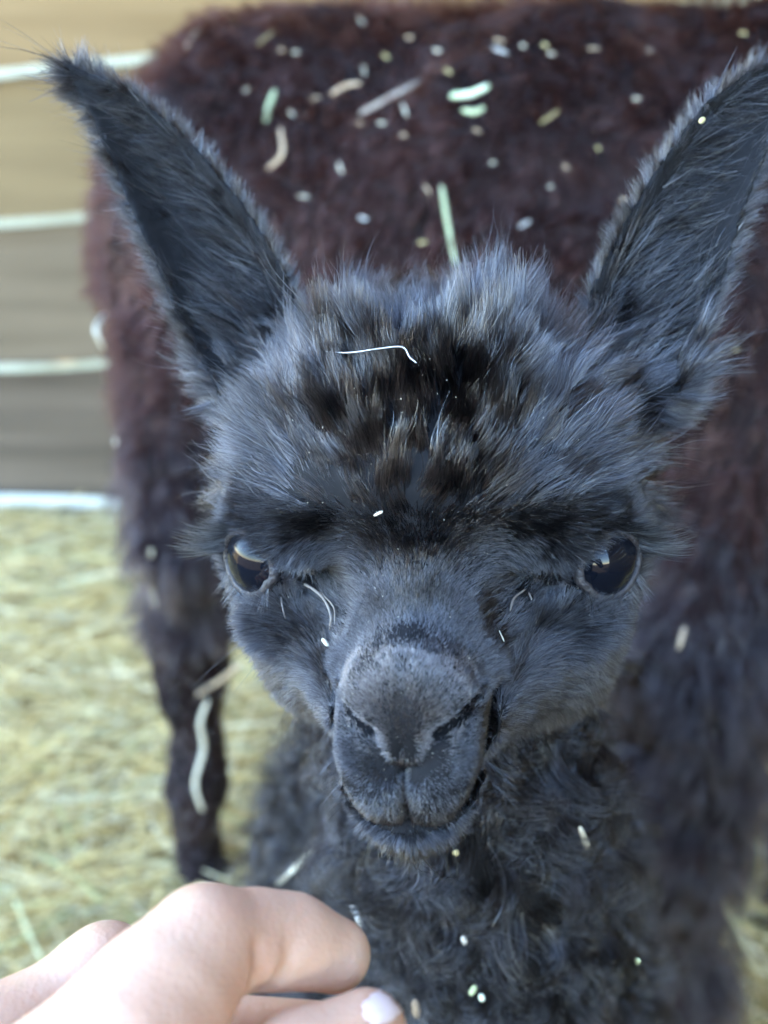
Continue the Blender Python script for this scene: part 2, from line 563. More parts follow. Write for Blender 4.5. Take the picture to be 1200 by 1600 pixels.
def build_wall():
    Yw = 2.34
    w = empty('board_wall', (0, Yw, 0))
    tag(w, 'rough brown board wall behind the pale fence tapes', 'wall', kind='thing')
    # the four gaps visible beside the mother: image heights at x = 0 and x = 220
    gaps = [(772, 775), (570, 556), (346, 327), (119, 97)]
    lines = []
    for a, b in gaps:
        p, q = px_at_y(0, a, Yw), px_at_y(220, b, Yw)
        sl = (q[2] - p[2]) / (q[0] - p[0])
        lines.append((p[2] - sl * p[0], math.atan(sl)))
    # heights of the gap lines at x = -0.75 (middle of what shows)
    zs = [z + math.tan(s) * -0.75 for z, s in lines]
    rots = [s for z, s in lines]
    while zs[-1] < 4.3:
        zs.append(zs[-1] + 0.29); rots.append(rots[-1] * 0.8)
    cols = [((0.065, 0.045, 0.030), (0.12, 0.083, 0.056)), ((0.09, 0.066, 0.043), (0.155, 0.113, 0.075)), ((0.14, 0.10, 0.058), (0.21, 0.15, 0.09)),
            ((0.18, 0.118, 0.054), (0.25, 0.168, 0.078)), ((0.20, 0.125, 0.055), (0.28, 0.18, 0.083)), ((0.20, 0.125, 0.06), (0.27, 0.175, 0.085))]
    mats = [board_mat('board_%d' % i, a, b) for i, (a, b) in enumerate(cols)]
    edges = [-0.10] + zs
    er = [rots[0]] + rots
    gap = [0.0, 0.0015] + [0.0015] * len(zs)
    for i in range(len(edges) - 1):
        z0, z1 = edges[i] + gap[min(i, 20)] / 2 if i else edges[i], edges[i + 1] - gap[i + 1] / 2
        rot = -0.5 * (er[i] + er[i + 1]) if i else -er[1]
        # pivot at x=-0.75
        Lb = 8.0
        cx = -0.4
        zc = (z0 + z1) / 2 + math.tan(-rot) * (cx + 0.75)
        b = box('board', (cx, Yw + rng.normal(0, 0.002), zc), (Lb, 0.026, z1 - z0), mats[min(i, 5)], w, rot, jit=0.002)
    for x in (-4.2, -2.3, -1.35, 0.2, 1.7, 3.4):
        bx = box('post', (x, Yw + 0.0625, 2.2), (0.095, 0.095, 4.7), mats[2], w, 0.0, bev=0.006)
    tape_m = noise_mat('tape_white', (.90, .84, .64), (.95, .92, .76), 30, .5, stretch=(1, 8, 8), bump=.3)
    old_m = noise_mat('tape_worn', (.38, .36, .24), (.52, .49, .34), 30, .6, stretch=(1, 8, 8), bump=.3)
    names = ['bright white fence tape strung just above the hay', 'pale fence tape strung second above the hay', 'pale fence tape strung third above the hay', 'cream fence tape strung highest on the wall']
    for i, (z0, sl) in enumerate(lines):
        xs = np.linspace(-2.2, 1.7, 60)
        hw_ = .0125 if i == 0 else .0095
        V, Fc = [], []
        nz = vnoise(np.stack([xs, 0 * xs, 0 * xs + i], 1), 6.0, 4)
        for x, q in zip(xs, nz):
            z = z0 + math.tan(sl) * x + .004 * q
            tw = 0.25 * q
            for dy, dz in ((-.0012, -hw_), (-.0012, hw_), (.0012, hw_), (.0012, -hw_)):
                V.append((x, Yw - .045 + dy + tw * dz, z + dz * (1 - .18 * abs(q))))
        for k in range(len(xs) - 1):
            for j in range(4):
                Fc.append((k * 4 + j, k * 4 + (j + 1) % 4, k * 4 + 4 + (j + 1) % 4, k * 4 + 4 + j))
        Fc.append((3, 2, 1, 0)); n0 = len(V) - 4; Fc.append((n0, n0 + 1, n0 + 2, n0 + 3))
        tp = empty('fence_tape', (-.75, Yw - .045, z0 - .75 * math.tan(sl)))
        tag(tp, names[i], 'fence tape')
        mesh_obj('tape', V, Fc, tape_m if i == 0 else old_m, tp, smooth=False)
        for x in (-1.35, -1.03, -.2, .2):
            z = z0 + math.tan(sl) * x
            box('insulator', (x, Yw - .031, z), (.022, .036, .05 if i == 0 else .036), mats[0], tp, bev=.004)
    sw = empty('added_side_wall', (1.75, 0.6, 0))  # wall added out of view to darken the light from the right
    tag(sw, 'unseen board wall added square to the fence tape wall to darken the right side', 'wall', kind='thing')
    z = -0.05
    k = 0
    while z < 3.4:
        h = rng.uniform(.22, .28)
        o = box('board', (0, 0, 0), (3.9, .026, h), mats[k % 5], None, 0.0, jit=.002)
        o.data.transform(Matrix.Translation((1.75 + rng.normal(0, .002), 0.36, z + h / 2)) @ Matrix.Rotation(math.radians(90), 4, 'Z'))
        child(o, sw)
        z += h + .006
        k += 1
    rf = empty('added_shade_roof', (.85, .7, 2.4))  # roof added out of view so light comes mainly from left and front
    tag(rf, 'unseen low plank roof added over the animals to block sky light', 'roof', kind='thing')
    x = -0.15
    while x < 1.80:
        wd = rng.uniform(.18, .22)
        o = box('plank', (0, 0, 0), (3.5, .022, wd), mats[1], None, 0.0, jit=.001)
        o.data.transform(Matrix.Translation((x + wd / 2, 0.60, 2.42)) @ Matrix.Rotation(math.radians(-4), 4, 'X') @ Matrix.Rotation(math.radians(90), 4, 'Z') @ Matrix.Rotation(math.radians(90), 4, 'X'))
        child(o, rf)
        x += wd + .004
    return Yw

# ------------------------------------------------------------------ the baby alpaca
HP, HYAW = math.radians(15), math.radians(7)
HO = px(667, 876, 0.31)
def _cam2w(v): return v[0] * RIGHT + v[1] * UP + v[2] * FWD
HX = _cam2w((math.cos(HYAW), 0, -math.sin(HYAW)))
HY = _cam2w((math.sin(HYAW) * math.cos(HP), math.sin(HP), math.cos(HYAW) * math.cos(HP)))
HZ = unit(np.cross(HX, HY))
HM = np.stack([HX, HY, HZ], 1)
def h2w(p): return HO + np.asarray(p, float) @ HM.T
def w2h(p): return (np.asarray(p, float) - HO) @ HM

EYE_C = np.array([0.0428, 0.0055, 0.0005])
EYE_R = 0.0150
EYE_DIR = unit(np.array([0.62, -0.78, 0.02]))

EARS = []
def ear_axis(pix, depth, hw):
    P = np.array([w2h(px(x, y, d)) for (x, y), d in zip(pix, depth)])
    return P, np.array(hw)
EARS.append(ear_axis([(412, 585), (372, 480), (318, 375), (250, 265), (180, 172), (98, 100)], [.338, .338, .340, .342, .342, .340], [.0150, .0182, .0166, .0132, .0082, .0010]))
EARS.append(ear_axis([(985, 590), (1012, 490), (1052, 388), (1097, 290), (1148, 200), (1205, 135), (1268, 92)], [.328, .327, .327, .327, .326, .325, .325], [.0150, .0182, .0166, .0142, .0115, .0080, .0012]))

def ear_coords(P, ear):
    """nearest point of the ear's midrib: lateral a, frontal b, half width, position along"""
    A, W = ear
    best = None
    view = unit(w2h(CAM)[None, :] - A.mean(0))[0]
    s = 0.0
    for i in range(len(A) - 1):
        ab = A[i + 1] - A[i]
        ln = np.linalg.norm(ab)
        t = np.clip(((P - A[i]) @ ab) / (ln * ln), 0, 1)
        q = A[i] + t[:, None] * ab
        r = P - q
        T = ab / ln
        lat = unit(np.cross(T, view)[None])[0]
        fr = np.cross(lat, T)
        if fr @ view < 0: fr = -fr
        rec = np.stack([np.linalg.norm(r, axis=1), r @ lat, r @ fr, W[i] + (W[i + 1] - W[i]) * t, s + t, r @ T], 1)
        s += 1.0
        if best is None: best = rec
        else:
            m = rec[:, 0] < best[:, 0]
            best[m] = rec[m]
    return best

# carved lines of the muzzle: points (|x|, z), depth, width, rearmost y
GROOVES = [
    ([(0, -.0435), (.0075, -.0440), (.0130, -.0395), (.0172, -.0320), (.0190, -.0225)], .0022, .0012, -.03),
    ([(.0115, -.0410), (.0155, -.0350), (.0178, -.0310), (.0194, -.0240), (.0192, -.0190)], .0030, .0012, -.03),
    ([(0, -.0265), (0, -.0425)], .0026, .0009, -.055),
    ([(0, -.0040), (0, -.0250)], .0012, .0010, -.055),
    ([(.0070, -.0188), (.0102, -.0176), (.0143, -.0158)], .0068, .0015, -.05),
    ([(.0070, -.0190), (.0030, -.0262), (0, -.0280)], .0013, .0010, -.055),
    ([(.0028, -.0265), (.0090, -.0230), (.0150, -.0195)], .0012, .0020, -.05)]

def cria_field():
    fine = 0.0016
    def axis(lo, hi, a, b, coarse):
        return np.concatenate([np.arange(lo, a, coarse), np.arange(a, b, fine), np.arange(b, hi, coarse)])
    xs = axis(-0.18, 0.24, -0.125, 0.135, 0.007)
    ys = axis(-0.09, 0.80, -0.083, 0.085, 0.009)
    zs = axis(-0.80, 0.20, -0.068, 0.168, 0.009)
    F = Field(xs, ys, zs)
    for s in (-1, 1):
        pass
    def both(fn):
        for s in (-1, 1): fn(s)
    # skull
    F.ell((0, .024, .028), (.046, .05, .040), .02)
    F.ell((0, -.002, .026), (.036, .028, .026), .02)
    both(lambda s: F.cone((s * .026, -.004, .016), .015, (s * .044, .010, .010), .014, .014))       # brow
    both(lambda s: F.ell((s * .042, .012, -.002), (.0175, .018, .0175), .012))                       # orbit
    # nose bridge
    F.cone((0, -.006, .003), .0170, (0, -.056, -.0155), .0138, .013)
    # cheeks and jaw
    both(lambda s: F.cone((s * .0095, -.046, -.026), .0095, (s * .028, .012, -.026), .020, .016))
    both(lambda s: F.ell((s * .033, .028, -.030), (.021, .026, .026), .014))
    F.cone((0, -.044, -.036), .0110, (0, .020, -.046), .025, .014)
    # lower lid pouch
    both(lambda s: F.cone((s * .0245, -.0130, -.0150), .0066, (s * .044, .000, -.0165), .0092, .007))
    # muzzle end: nose pad, upper lip lobes, chin
    F.ell((0, -.0605, -.0152), (.0156, .0112, .0122), .004)
    both(lambda s: F.ell((s * .0072, -.0588, -.0310), (.0108, .0125, .0143), .008))
    F.ell((0, -.0545, -.0440), (.0110, .0115, .0115), .006)
    # neck
    wn_ = [((.018, .345, .700), .036), ((.030, .350, .620), .038), ((.038, .362, .540), .044), ((.045, .40, .47), .062)]
    F.chain([(w2h(p), r) for p, r in wn_], .03)
    # trunk
    tr = [((.036, .45, .43), .090), ((.036, .57, .425), .098), ((.050, .69, .415), .088)]
    F.chain([(w2h(p), r) for p, r in tr], .04)
    for (x, y, bx) in ((-.015, .43, 1), (.105, .43, 1), (-.005, .70, 0), (.115, .70, 0)):
        if bx:
            pts = [((x, y, .36), .034), ((x, y - .005, .22), .018), ((x, y, .205), .019), ((x, y, .05), .012), ((x, y - .006, .012), .017)]
        else:
            pts = [((x, y, .38), .045), ((x, y - .035, .27), .024), ((x, y + .03, .18), .016), ((x, y + .02, .05), .012), ((x, y + .008, .012), .017)]
        F.chain([(w2h(p), r) for p, r in pts], .012)
    F.chain([(w2h((.065, .77, .46)), .014), (w2h((.067, .79, .40)), .009)], .02)     # tail
    # ears
    for ear in EARS:
        A, W = ear
        sl, X = F.block(A.min(0) - .03, A.max(0) + .03, 0.0)
        G = np.stack([g.ravel() for g in np.broadcast_arrays(*X)], 1).astype(float)
        rec = ear_coords(G, ear)
        lat, fr, hw, al, alongd = rec[:, 1], rec[:, 2], rec[:, 3], rec[:, 4], rec[:, 5]
        cup = 0.0115 * np.minimum(hw / 0.016, 1.0)
        bc = -cup + cup * (lat / np.maximum(hw, 1e-4)) ** 2 * 1.15
        th = 0.0022
        th = 0.0027
        rr = 0.0021
        d1 = np.abs(fr - bc) * 0.75 - th + rr
        d2 = np.abs(lat) - hw + rr
        d = np.sqrt(np.maximum(d1, 0) ** 2 + np.maximum(d2, 0) ** 2) + np.minimum(np.maximum(d1, d2), 0) - rr
        d = np.maximum(d, np.abs(alongd) - 0.001)
        # base cone closing the ear on the head
        shp = np.broadcast_arrays(*X)[0].shape
        F.add(d.reshape(shp).astype(np.float32), sl, .006)
        vb = unit((A.mean(0) - w2h(CAM))[None])[0] * .013
        F.cone(A[0] - (A[1] - A[0]) * .3 + vb, .015, A[0] * .3 + A[1] * .7 + vb, .009, .012)
    # carved lines on the muzzle (in the x-z plane of the head, front half only)
    sl, X = F.block((-.032, -.085, -.060), (.032, -.034, .010), 0)
    ax_, z_ = np.abs(X[0]), X[2]
    y_ = X[1]
    g = np.zeros(F.f[sl].shape, np.float32)
    def groove(pts, depth, w, ymax=-.03):
        d = polyline_dist2d(ax_, z_, pts)
        return depth * np.exp(-(d / w) ** 2) * (y_ < ymax)
    for pts, dep, wid, ym in GROOVES:
        g = g + groove(pts, dep, wid, ym)
    F.f[sl] += g
    # tear trough beneath the inner corner of the eye
    sl, X = F.block((-.05, -.05, -.040), (.05, .02, .02), 0)
    d = polyline_dist2d(np.abs(X[0]), X[2], [(.036, -.006), (.029, -.010), (.0235, -.015), (.0215, -.022)])
    F.f[sl] += (.0030 * np.exp(-(d / .0016) ** 2)).astype(np.float32)
    d2 = ((np.abs(X[0]) - .0265) / .0075) ** 2 + ((X[2] - .0035) / .0085) ** 2
    F.f[sl] += (.0045 * np.exp(-d2)).astype(np.float32)
    # eye openings
    for s in (-1, 1):
        c = EYE_C * (s, 1, 1); dv = EYE_DIR * (s, 1, 1)
        F.ell(c + dv * .0130, (.0100, .0100, .0094), .003, cut=True)
        F.ell(c, (EYE_R - .0012,) * 3, .002, cut=True)
    return F

def eye_mats():
    m, nt, b = new_mat('eyeball')
    tc = nt.nodes.new('ShaderNodeTexCoord')
    # iris: near-black disc, blue sky reflection tinted into it, pale rim at limbus
    sep = nt.nodes.new('ShaderNodeSeparateXYZ')
    nt.links.new(tc.outputs['Object'], sep.inputs[0])
    rp = nt.nodes.new('ShaderNodeValToRGB')
    el = rp.color_ramp.elements
    el[0].position, el[0].color = 0.0, (0.30, 0.29, 0.30, 1)
    el[1].position, el[1].color = 0.60, (0.004, 0.005, 0.008, 1)
    e = el.new(0.52); e.color = (0.05, 0.045, 0.045, 1)
    e = el.new(0.40); e.color = (0.22, 0.21, 0.215, 1)
    mul = nt.nodes.new('ShaderNodeMath'); mul.operation = 'MULTIPLY'; mul.inputs[1].default_value = 1.0 / EYE_R
    nt.links.new(sep.outputs['Z'], mul.inputs[0]); nt.links.new(mul.outputs[0], rp.inputs[0])
    nt.links.new(rp.outputs[0], b.inputs['Base Color'])
    b.inputs['Roughness'].default_value = 0.03
    b.inputs['IOR'].default_value = 1.31
    return m

def uv_sphere(name, c, r, dirv, mat, parent, bulge=0.0):
    nu, nv = 48, 32
    V, Fc = [], []
    z = Vector(dirv); q = z.to_track_quat('Z', 'Y').to_matrix().to_4x4()
    for j in range(nv + 1):
        th = math.pi * j / nv
        for i in range(nu):
            ph = 2 * math.pi * i / nu
            rr = r * (1 + bulge * max(0, math.cos(th)) ** 6)
            V.append((rr * math.sin(th) * math.cos(ph), rr * math.sin(th) * math.sin(ph), rr * math.cos(th)))
    for j in range(nv):
        for i in range(nu):
            Fc.append((j * nu + i, (j + 1) * nu + i, (j + 1) * nu + (i + 1) % nu, j * nu + (i + 1) % nu))
    me = bpy.data.meshes.new(name)
    me.from_pydata(V, [], Fc); me.validate()
    me.polygons.foreach_set('use_smooth', np.ones(len(me.polygons), dtype=bool))
    me.materials.append(mat)
    o = bpy.data.objects.new(name, me)
    COL.objects.link(o)
    o.parent = parent
    o.matrix_local = Matrix.Translation(Vector(c) - parent.location) @ q
    return o

def build_cria():
    global CRIA
    root = empty('baby_alpaca', (0.05, 0.55, 0))
    CRIA = root
    tag(root, 'black fuzzy baby alpaca facing forward with upright ears, in front of its mother', 'alpaca')
    F = cria_field()
    Vh, Q = F.mesh()
    V = h2w(Vh)
    body = mesh_obj('body', V, Q, M['cria_skin'], root)
    em = eye_mats()
    for s in (-1, 1):
        c = h2w(EYE_C * (s, 1, 1)); dv = HM @ (EYE_DIR * (s, 1, 1))
        uv_sphere('eye', c, EYE_R, dv, em, root, 0.03)
        a = unit(np.cross(HM @ np.array([0, 0, 1.0]), dv)); b = np.cross(dv, a)
        VV, FF = [], []
        n, m = 40, 8
        for i in range(n):
            ph = 2 * math.pi * i / n
            th = math.radians(41 - 5 * max(0, math.sin(ph)) + (4 if abs(math.cos(ph)) > .95 else 0))
            rad = math.cos(ph) * a + math.sin(ph) * b
            o = c + EYE_R * 1.02 * (math.cos(th) * dv + math.sin(th) * rad)
            er = math.cos(th) * dv + math.sin(th) * rad; tg = -math.sin(th) * dv + math.cos(th) * rad
            for j in range(m):
                q = 2 * math.pi * j / m
                VV.append(o + .0010 * math.cos(q) * er + .0015 * math.sin(q) * tg)
        for i in range(n):
            for j in range(m):
                FF.append((i * m + j, i * m + (j + 1) % m, (i + 1) % n * m + (j + 1) % m, (i + 1) % n * m + j))
        mesh_obj('eyelid', VV, FF, M['lid'], root)
    if FUR:
        cria_fur(root, V, Vh, Q)
    return V, Q

def cria_fur(root, V, Vh, Q):
    Nh = vnormals(Vh, Q)

    def eye_d(p):
        return np.minimum(np.linalg.norm(p - (EYE_C + EYE_DIR * .012), axis=1), np.linalg.norm(p - (EYE_C + EYE_DIR * .012) * (-1, 1, 1), axis=1))

    def ear_w(p):
        best = np.full(len(p), 9.0); rec = np.zeros((len(p), 6)); which = np.zeros(len(p), int)
        for i, e in enumerate(EARS):
            r = ear_coords(p, e)
            m = r[:, 0] < best
            best[m] = r[m, 0]; rec[m] = r[m]; which[m] = i
        on = (best < .024) & (rec[:, 4] > 0.45)
        return on, rec, which

    def wool_w(p):
        x, y, z = np.abs(p[:, 0]), p[:, 1], p[:, 2]
        line = .0185 - np.clip((y - .006) * 1.3, 0, .045) + 0.25 * np.clip(x - .03, 0, .02)
        return sstep(z - line, -.003, .007)

    def neck_w(p):
        w = h2w(p)
        return sstep(-(p[:, 2] + .050 - 0.35 * np.clip(p[:, 1] - .03, 0, .06)), 0.0, .012)

    # ---- short fur of the face
    def dens_face(c, n):
        on, _, _ = ear_w(c)
        d = (1 - wool_w(c)) * (1 - neck_w(c)) * (~on)
        d = d * (eye_d(c) > .0108)
        d = d * np.where(c[:, 1] > .05, 0.3, 1.0) * (1 + 3.0 * sstep(-c[:, 1], .028, .05))
        for gi, gap_ in ((4, .0019), (2, .0005), (1, .0010)):
            pts, dep, wid, ym = GROOVES[gi]
            d = d * np.where((polyline_dist2d(np.abs(c[:, 0]), c[:, 2], pts) < gap_) & (c[:, 1] < ym), 0.06, 1.0)
        return d + 1e-9
    P, N = sample_surface(Vh, Q, Nh, 380000, dens_face)
    nose = np.array([0, -.078, -.022])
    D = P - nose
    D = unit(D - (D * N).sum(1, keepdims=True) * N)
    side = sstep(np.abs(P[:, 0]), .02, .035) * sstep(P[:, 1], -.02, .01)
    low = sstep(-P[:, 2], .008, .02) * side
    D = unit(D + low[:, None] * np.array([0, .2, -.9]))
    back = sstep(P[:, 1], -.06, .0)
    L = .0016 + .0024 * back + .0020 * rng.random(len(P)) * (0.4 + back)
    pouch = np.exp(-((np.abs(P[:, 0]) - .036) / .013) ** 2 - ((P[:, 2] + .018) / .007) ** 2) * (P[:, 1] < .02)
    L = L + .0055 * pouch * rng.random(len(P))
    chin = sstep(-P[:, 2], .040, .046) * (P[:, 1] < -.035)
    L = L + .004 * chin * rng.random(len(P)) ** 2
    brow = sstep(np.abs(P[:, 0]), .016, .024) * sstep(-np.abs(P[:, 0]), -.056, -.046) * sstep(P[:, 2], .002, .008) * (P[:, 1] < .02)
    lf = 0.34 + 0.08 * back + 1.6 * brow + 0.9 * pouch
    L = L + .002 * brow * rng.random(len(P))
    sh = sstep(-P[:, 1], .036, .058) * (P[:, 2] > -.032)
    L = L * (1 - sh) + (.0019 + .0006 * rng.random(len(P))) * sh
    lf = lf - 0.12 * sh + 0.8 * np.exp(-((P[:, 1] + .044) / .008) ** 2) * (P[:, 2] > -.018)
    lk = (0.02 + 0.15 * back)[:, None]
    pts = grow(P, N, D, L, k=4, lift=lf, wild=0.18, clump=0.25 * back, csize=.0026, seed=3, nfreq=160, namp=0.26, lock=lk)
    pad = ((P[:, 0] / .0150) ** 2 + ((P[:, 2] + .0135) / .0115) ** 2 + 0.25 * vnoise(P, 300, 2) < 1.0) & (P[:, 1] < -.052) & (P[:, 2] > -.0235)
    mz = sstep(-P[:, 1], .028, .045)
    rad = strand_r(len(P), .000035, .00007, .12, 1.7) * (1 - mz) + rng.uniform(.00006, .00009, len(P)) * mz
    wp = h2w(pts.reshape(-1, 3)).reshape(pts.shape)
    hair_object('face_fur', wp[~pad], rad[~pad], M['cria_face'], root)
    hair_object('nose_fur', wp[pad], rad[pad], M['nose_fur'], root)

    # ---- long wool of forehead, crown and temples
    def dens_wool(c, n):
        on, _, _ = ear_w(c)
        return wool_w(c) * (1 - neck_w(c)) * (~on) * np.where(c[:, 1] > .06, 0.5, 1.0) * (eye_d(c) > .0145) + 1e-9
    P, N = sample_surface(Vh, Q, Nh, 105000, dens_wool)
    c0 = np.array([0, -.035, -.004])
    D = P - c0
    D = unit(D - (D * N).sum(1, keepdims=True) * N)
    x = np.abs(P[:, 0]); sx = np.sign(P[:, 0])
    tem = sstep(x, .028, .045)
    D = unit(D + tem[:, None] * np.stack([1.0 * sx, 0 * x, 0.15 + 0 * x], 1))
    top = sstep(P[:, 2], .03, .055)
    ww = wool_w(P)
    L = (.004 + .008 * ww + .0055 * top * (1 - .7 * np.exp(-(P[:, 0] / .010) ** 2)) + .008 * tem) * (0.65 + 0.5 * rng.random(len(P))) * (1 + 0.45 * vnoise(P, 60, 9) * (0.3 + top))
    _, er, ew = ear_w(P)
    nearear = sstep(-er[:, 0], -.034, -.018)
    L = L * (1 - 0.45 * nearear)
    stray = rng.random(len(P)) < 0.03
    L[stray] *= 1.5
    mid = sstep(P[:, 2], .026, .044) * sstep(-P[:, 2], -.080, -.058) * sstep(-x, -.046, -.020)
    fore = unit(np.array([0, -.80, .38]) + np.stack([.25 * sx * x / .03, 0 * x, 0 * x], 1))
    D = unit(D * (1 - .5 * mid[:, None]) + fore * (.5 * mid)[:, None])
    lf = 0.26 + 0.35 * sstep(P[:, 2], .03, .06)
    pts = grow(P, N, D, L, k=7, lift=lf, wild=0.10, clump=0.5, csize=.0060, curl=0.08, turns=0.6, seed=21, nfreq=60, namp=0.4, fold=0.18, lock=0.24)
    hair_object('head_wool', h2w(pts.reshape(-1, 3)).reshape(pts.shape), strand_r(len(P), .00003, .00006, .16, 2.3), M['cria_fur'], root)

    # ---- ears
    def dens_ear(c, n):
        on, rec, _ = ear_w(c)
        return on * 1.0 + 1e-9
    P, N = sample_surface(Vh, Q, Nh, 95000, dens_ear)
    on, rec, which = ear_w(P)
    axd = np.zeros_like(P); lat = np.zeros_like(P)
    for i, (A, W) in enumerate(EARS):
        T = unit(np.diff(A, axis=0))
        j = np.clip(rec[:, 4].astype(int), 0, len(T) - 1)
        m = which == i
        axd[m] = T[j[m]]
        view = unit(w2h(CAM)[None, :] - A.mean(0))[0]
        lat[m] = unit(np.cross(T[j[m]], view))
    la = rec[:, 1] / np.maximum(rec[:, 3], .002)
    front = np.zeros(len(P))
    for i, (A, W) in enumerate(EARS):
        view = unit(w2h(CAM)[None, :] - A.mean(0))[0]
        m = which == i
        front[m] = (N[m] @ view)
    inside = (front > 0.1) & (np.abs(la) < 0.92)
    outer = np.where(which == 0, 1, -1)                               # lateral sign that points away from the head
    sgn = np.sign((lat * np.stack([np.where(which == 0, -1, 1), 0 * la, 0 * la], 1)).sum(1))
    D = np.where(inside[:, None], axd * 0.9 + lat * (sgn * 0.8)[:, None], axd)
    base = sstep(-rec[:, 4], -2.2, -0.9)
    rim = np.abs(la) > .78
    rw = sstep(np.abs(la), .45, .95)[:, None]
    D = D * (1 - rw) + rw * (axd * 0.85 + lat * (np.sign(la) * 0.55)[:, None])
    longh = inside & (rng.random(len(P)) < 0.06 + 0.12 * base)
    medh = inside & (rng.random(len(P)) < 0.35)
    L = np.where(inside, .003 + .002 * rng.random(len(P)), .003 + .003 * rng.random(len(P)))
    L = np.where(medh, .004 + .005 * rng.random(len(P)), L)
    L = np.where(longh, .009 + .013 * rng.random(len(P)), L)
    edge = np.abs(la) > .8
    L = np.where(edge, .003 + .005 * rng.random(len(P)) ** 2, L)
    tipm = rec[:, 4] > (np.where(which == 0, 4.3, 5.3))
    L = np.where(tipm, L + .005 * rng.random(len(P)), L)
    pts = grow(P, N, D, L, k=6, lift=0.36, wild=0.20, clump=0.45, csize=.0042, seed=41, nfreq=110, namp=0.3, fold=0.1, lock=0.28)
    wp = h2w(pts.reshape(-1, 3)).reshape(pts.shape)
    rad = strand_r(len(P), .00003, .00006, .10, 2.2)
    shag = (~inside) | longh
    hair_object('inner_ear_fur', wp[~shag], rad[~shag], M['ear_fur'], root)
    hair_object('ear_fur', wp[shag], rad[shag], M['cria_fur'], root)

    # ---- curly fleece of neck and trunk
    def dens_neck(c, n):
        on, _, _ = ear_w(c)
        w = h2w(c)
        leg = w[:, 2] < .30
        return neck_w(c) * (~on) * np.where(leg, 0.25, 1.0) * np.where(w[:, 1] > .46, 0.5, 1.0) + 1e-9
    P, N = sample_surface(Vh, Q, Nh, 110000, dens_neck)
    W = h2w(P); NW = N @ HM.T
    down = np.tile(np.array([0.0, -0.1, -1.0]), (len(P), 1))
    D = unit(down - (down * NW).sum(1, keepdims=True) * NW + 0.7 * vnoise3(W, 38, 70))
    leg = sstep(-W[:, 2], -.34, -.26)
    L = (.017 + .010 * rng.random(len(P))) * (1 - 0.7 * leg) * sstep(neck_w(P), -0.3, 1.0)
    pts = grow(W, NW, D, L, k=10, lift=0.8, wild=0.05, clump=0.88, csize=.015, curl=0.27, turns=1.3, seed=61, nfreq=45, namp=0.5, droop=0.05, lock=0.4)
    hair_object('fleece', pts, strand_r(len(P), .00005, .00010, .2, 1.8), M['cria_fleece'], root)

    # ---- eyelashes and whiskers
    S, E_ = [], []
    for s in (-1, 1):
        c = EYE_C * (s, 1, 1)
        dv = EYE_DIR * (s, 1, 1)
        lat = unit(np.cross(np.array([0, 0, 1.0]), dv)) * -s
        lat = lat if lat[0] * s > 0 else -lat
        for i in range(340):
            a = rng.uniform(0.15, 1.5)           # from the outer corner over the upper lid
            w = math.cos(a); u = math.sin(a)
            o = c + dv * .0120 + lat * (.0104 * w) + np.array([0, 0, .0098 * u]) + rng.normal(0, .0004, 3)
            dr = unit(np.array([s * (0.75 + .4 * w), -0.45, 0.0 - .5 * w * rng.random()]) + rng.normal(0, .12, 3))
            S.append((o, dr, rng.uniform(.009, .018) * (0.55 + .45 * w), np.array([0, 0, .25])))
        for i in range(120):
            a = rng.uniform(-2.6, -0.4)
            o = c + dv * .0118 + lat * (.0104 * math.cos(a)) + np.array([0, 0, .0100 * math.sin(a)])
            dr = unit(np.array([s * .35, -.5, -0.8]) + lat * .5 * math.cos(a) + rng.normal(0, .2, 3))
            S.append((o, dr, rng.uniform(.004, .009), np.array([0, 0, -.1])))
        for i in range(9):                        # long feelers below the eye
            o = np.array([s * rng.uniform(.034, .05), rng.uniform(-.004, .006), rng.uniform(-.024, -.016)])
            dr = unit(np.array([s * rng.uniform(.5, 1.2), -.3, rng.uniform(-1.0, -.1)]))
            E_.append((o, dr, rng.uniform(.015, .030), np.array([0, 0, -.12])))
        for i in range(42):                       # lip whiskers
            o = np.array([s * rng.uniform(.006, .021), rng.uniform(-.066, -.05), rng.uniform(-.041, -.026)])
            dr = unit(np.array([s * rng.uniform(.3, 1.0), -.6, rng.uniform(-.7, .1)]))
            E_.append((o, dr, rng.uniform(.005, .013), np.array([0, 0, -.2])))
        for i in range(26):                       # beard under the chin
            o = np.array([s * rng.uniform(0, .010), rng.uniform(-.060, -.048), -.050])
            dr = unit(np.array([s * rng.uniform(-.1, .5), -.35, -1.0]))
            E_.append((o, dr, rng.uniform(.006, .016), np.array([0, 0, -.05])))
    for nm, lst, r in (('eyelashes', S, .00011), ('whiskers', E_, .00006)):
        k = 6
        pts = np.zeros((len(lst), k, 3))
        for i, (o, dr, ln, bend) in enumerate(lst):
            t = np.linspace(0, 1, k)[:, None]
            pts[i] = o - dr * .001 + dr * (ln * t) + bend * (ln * t ** 2)
        hair_object(nm, h2w(pts.reshape(-1, 3)).reshape(pts.shape), np.full(len(lst), r), M['lash'], root, tip=0.15)

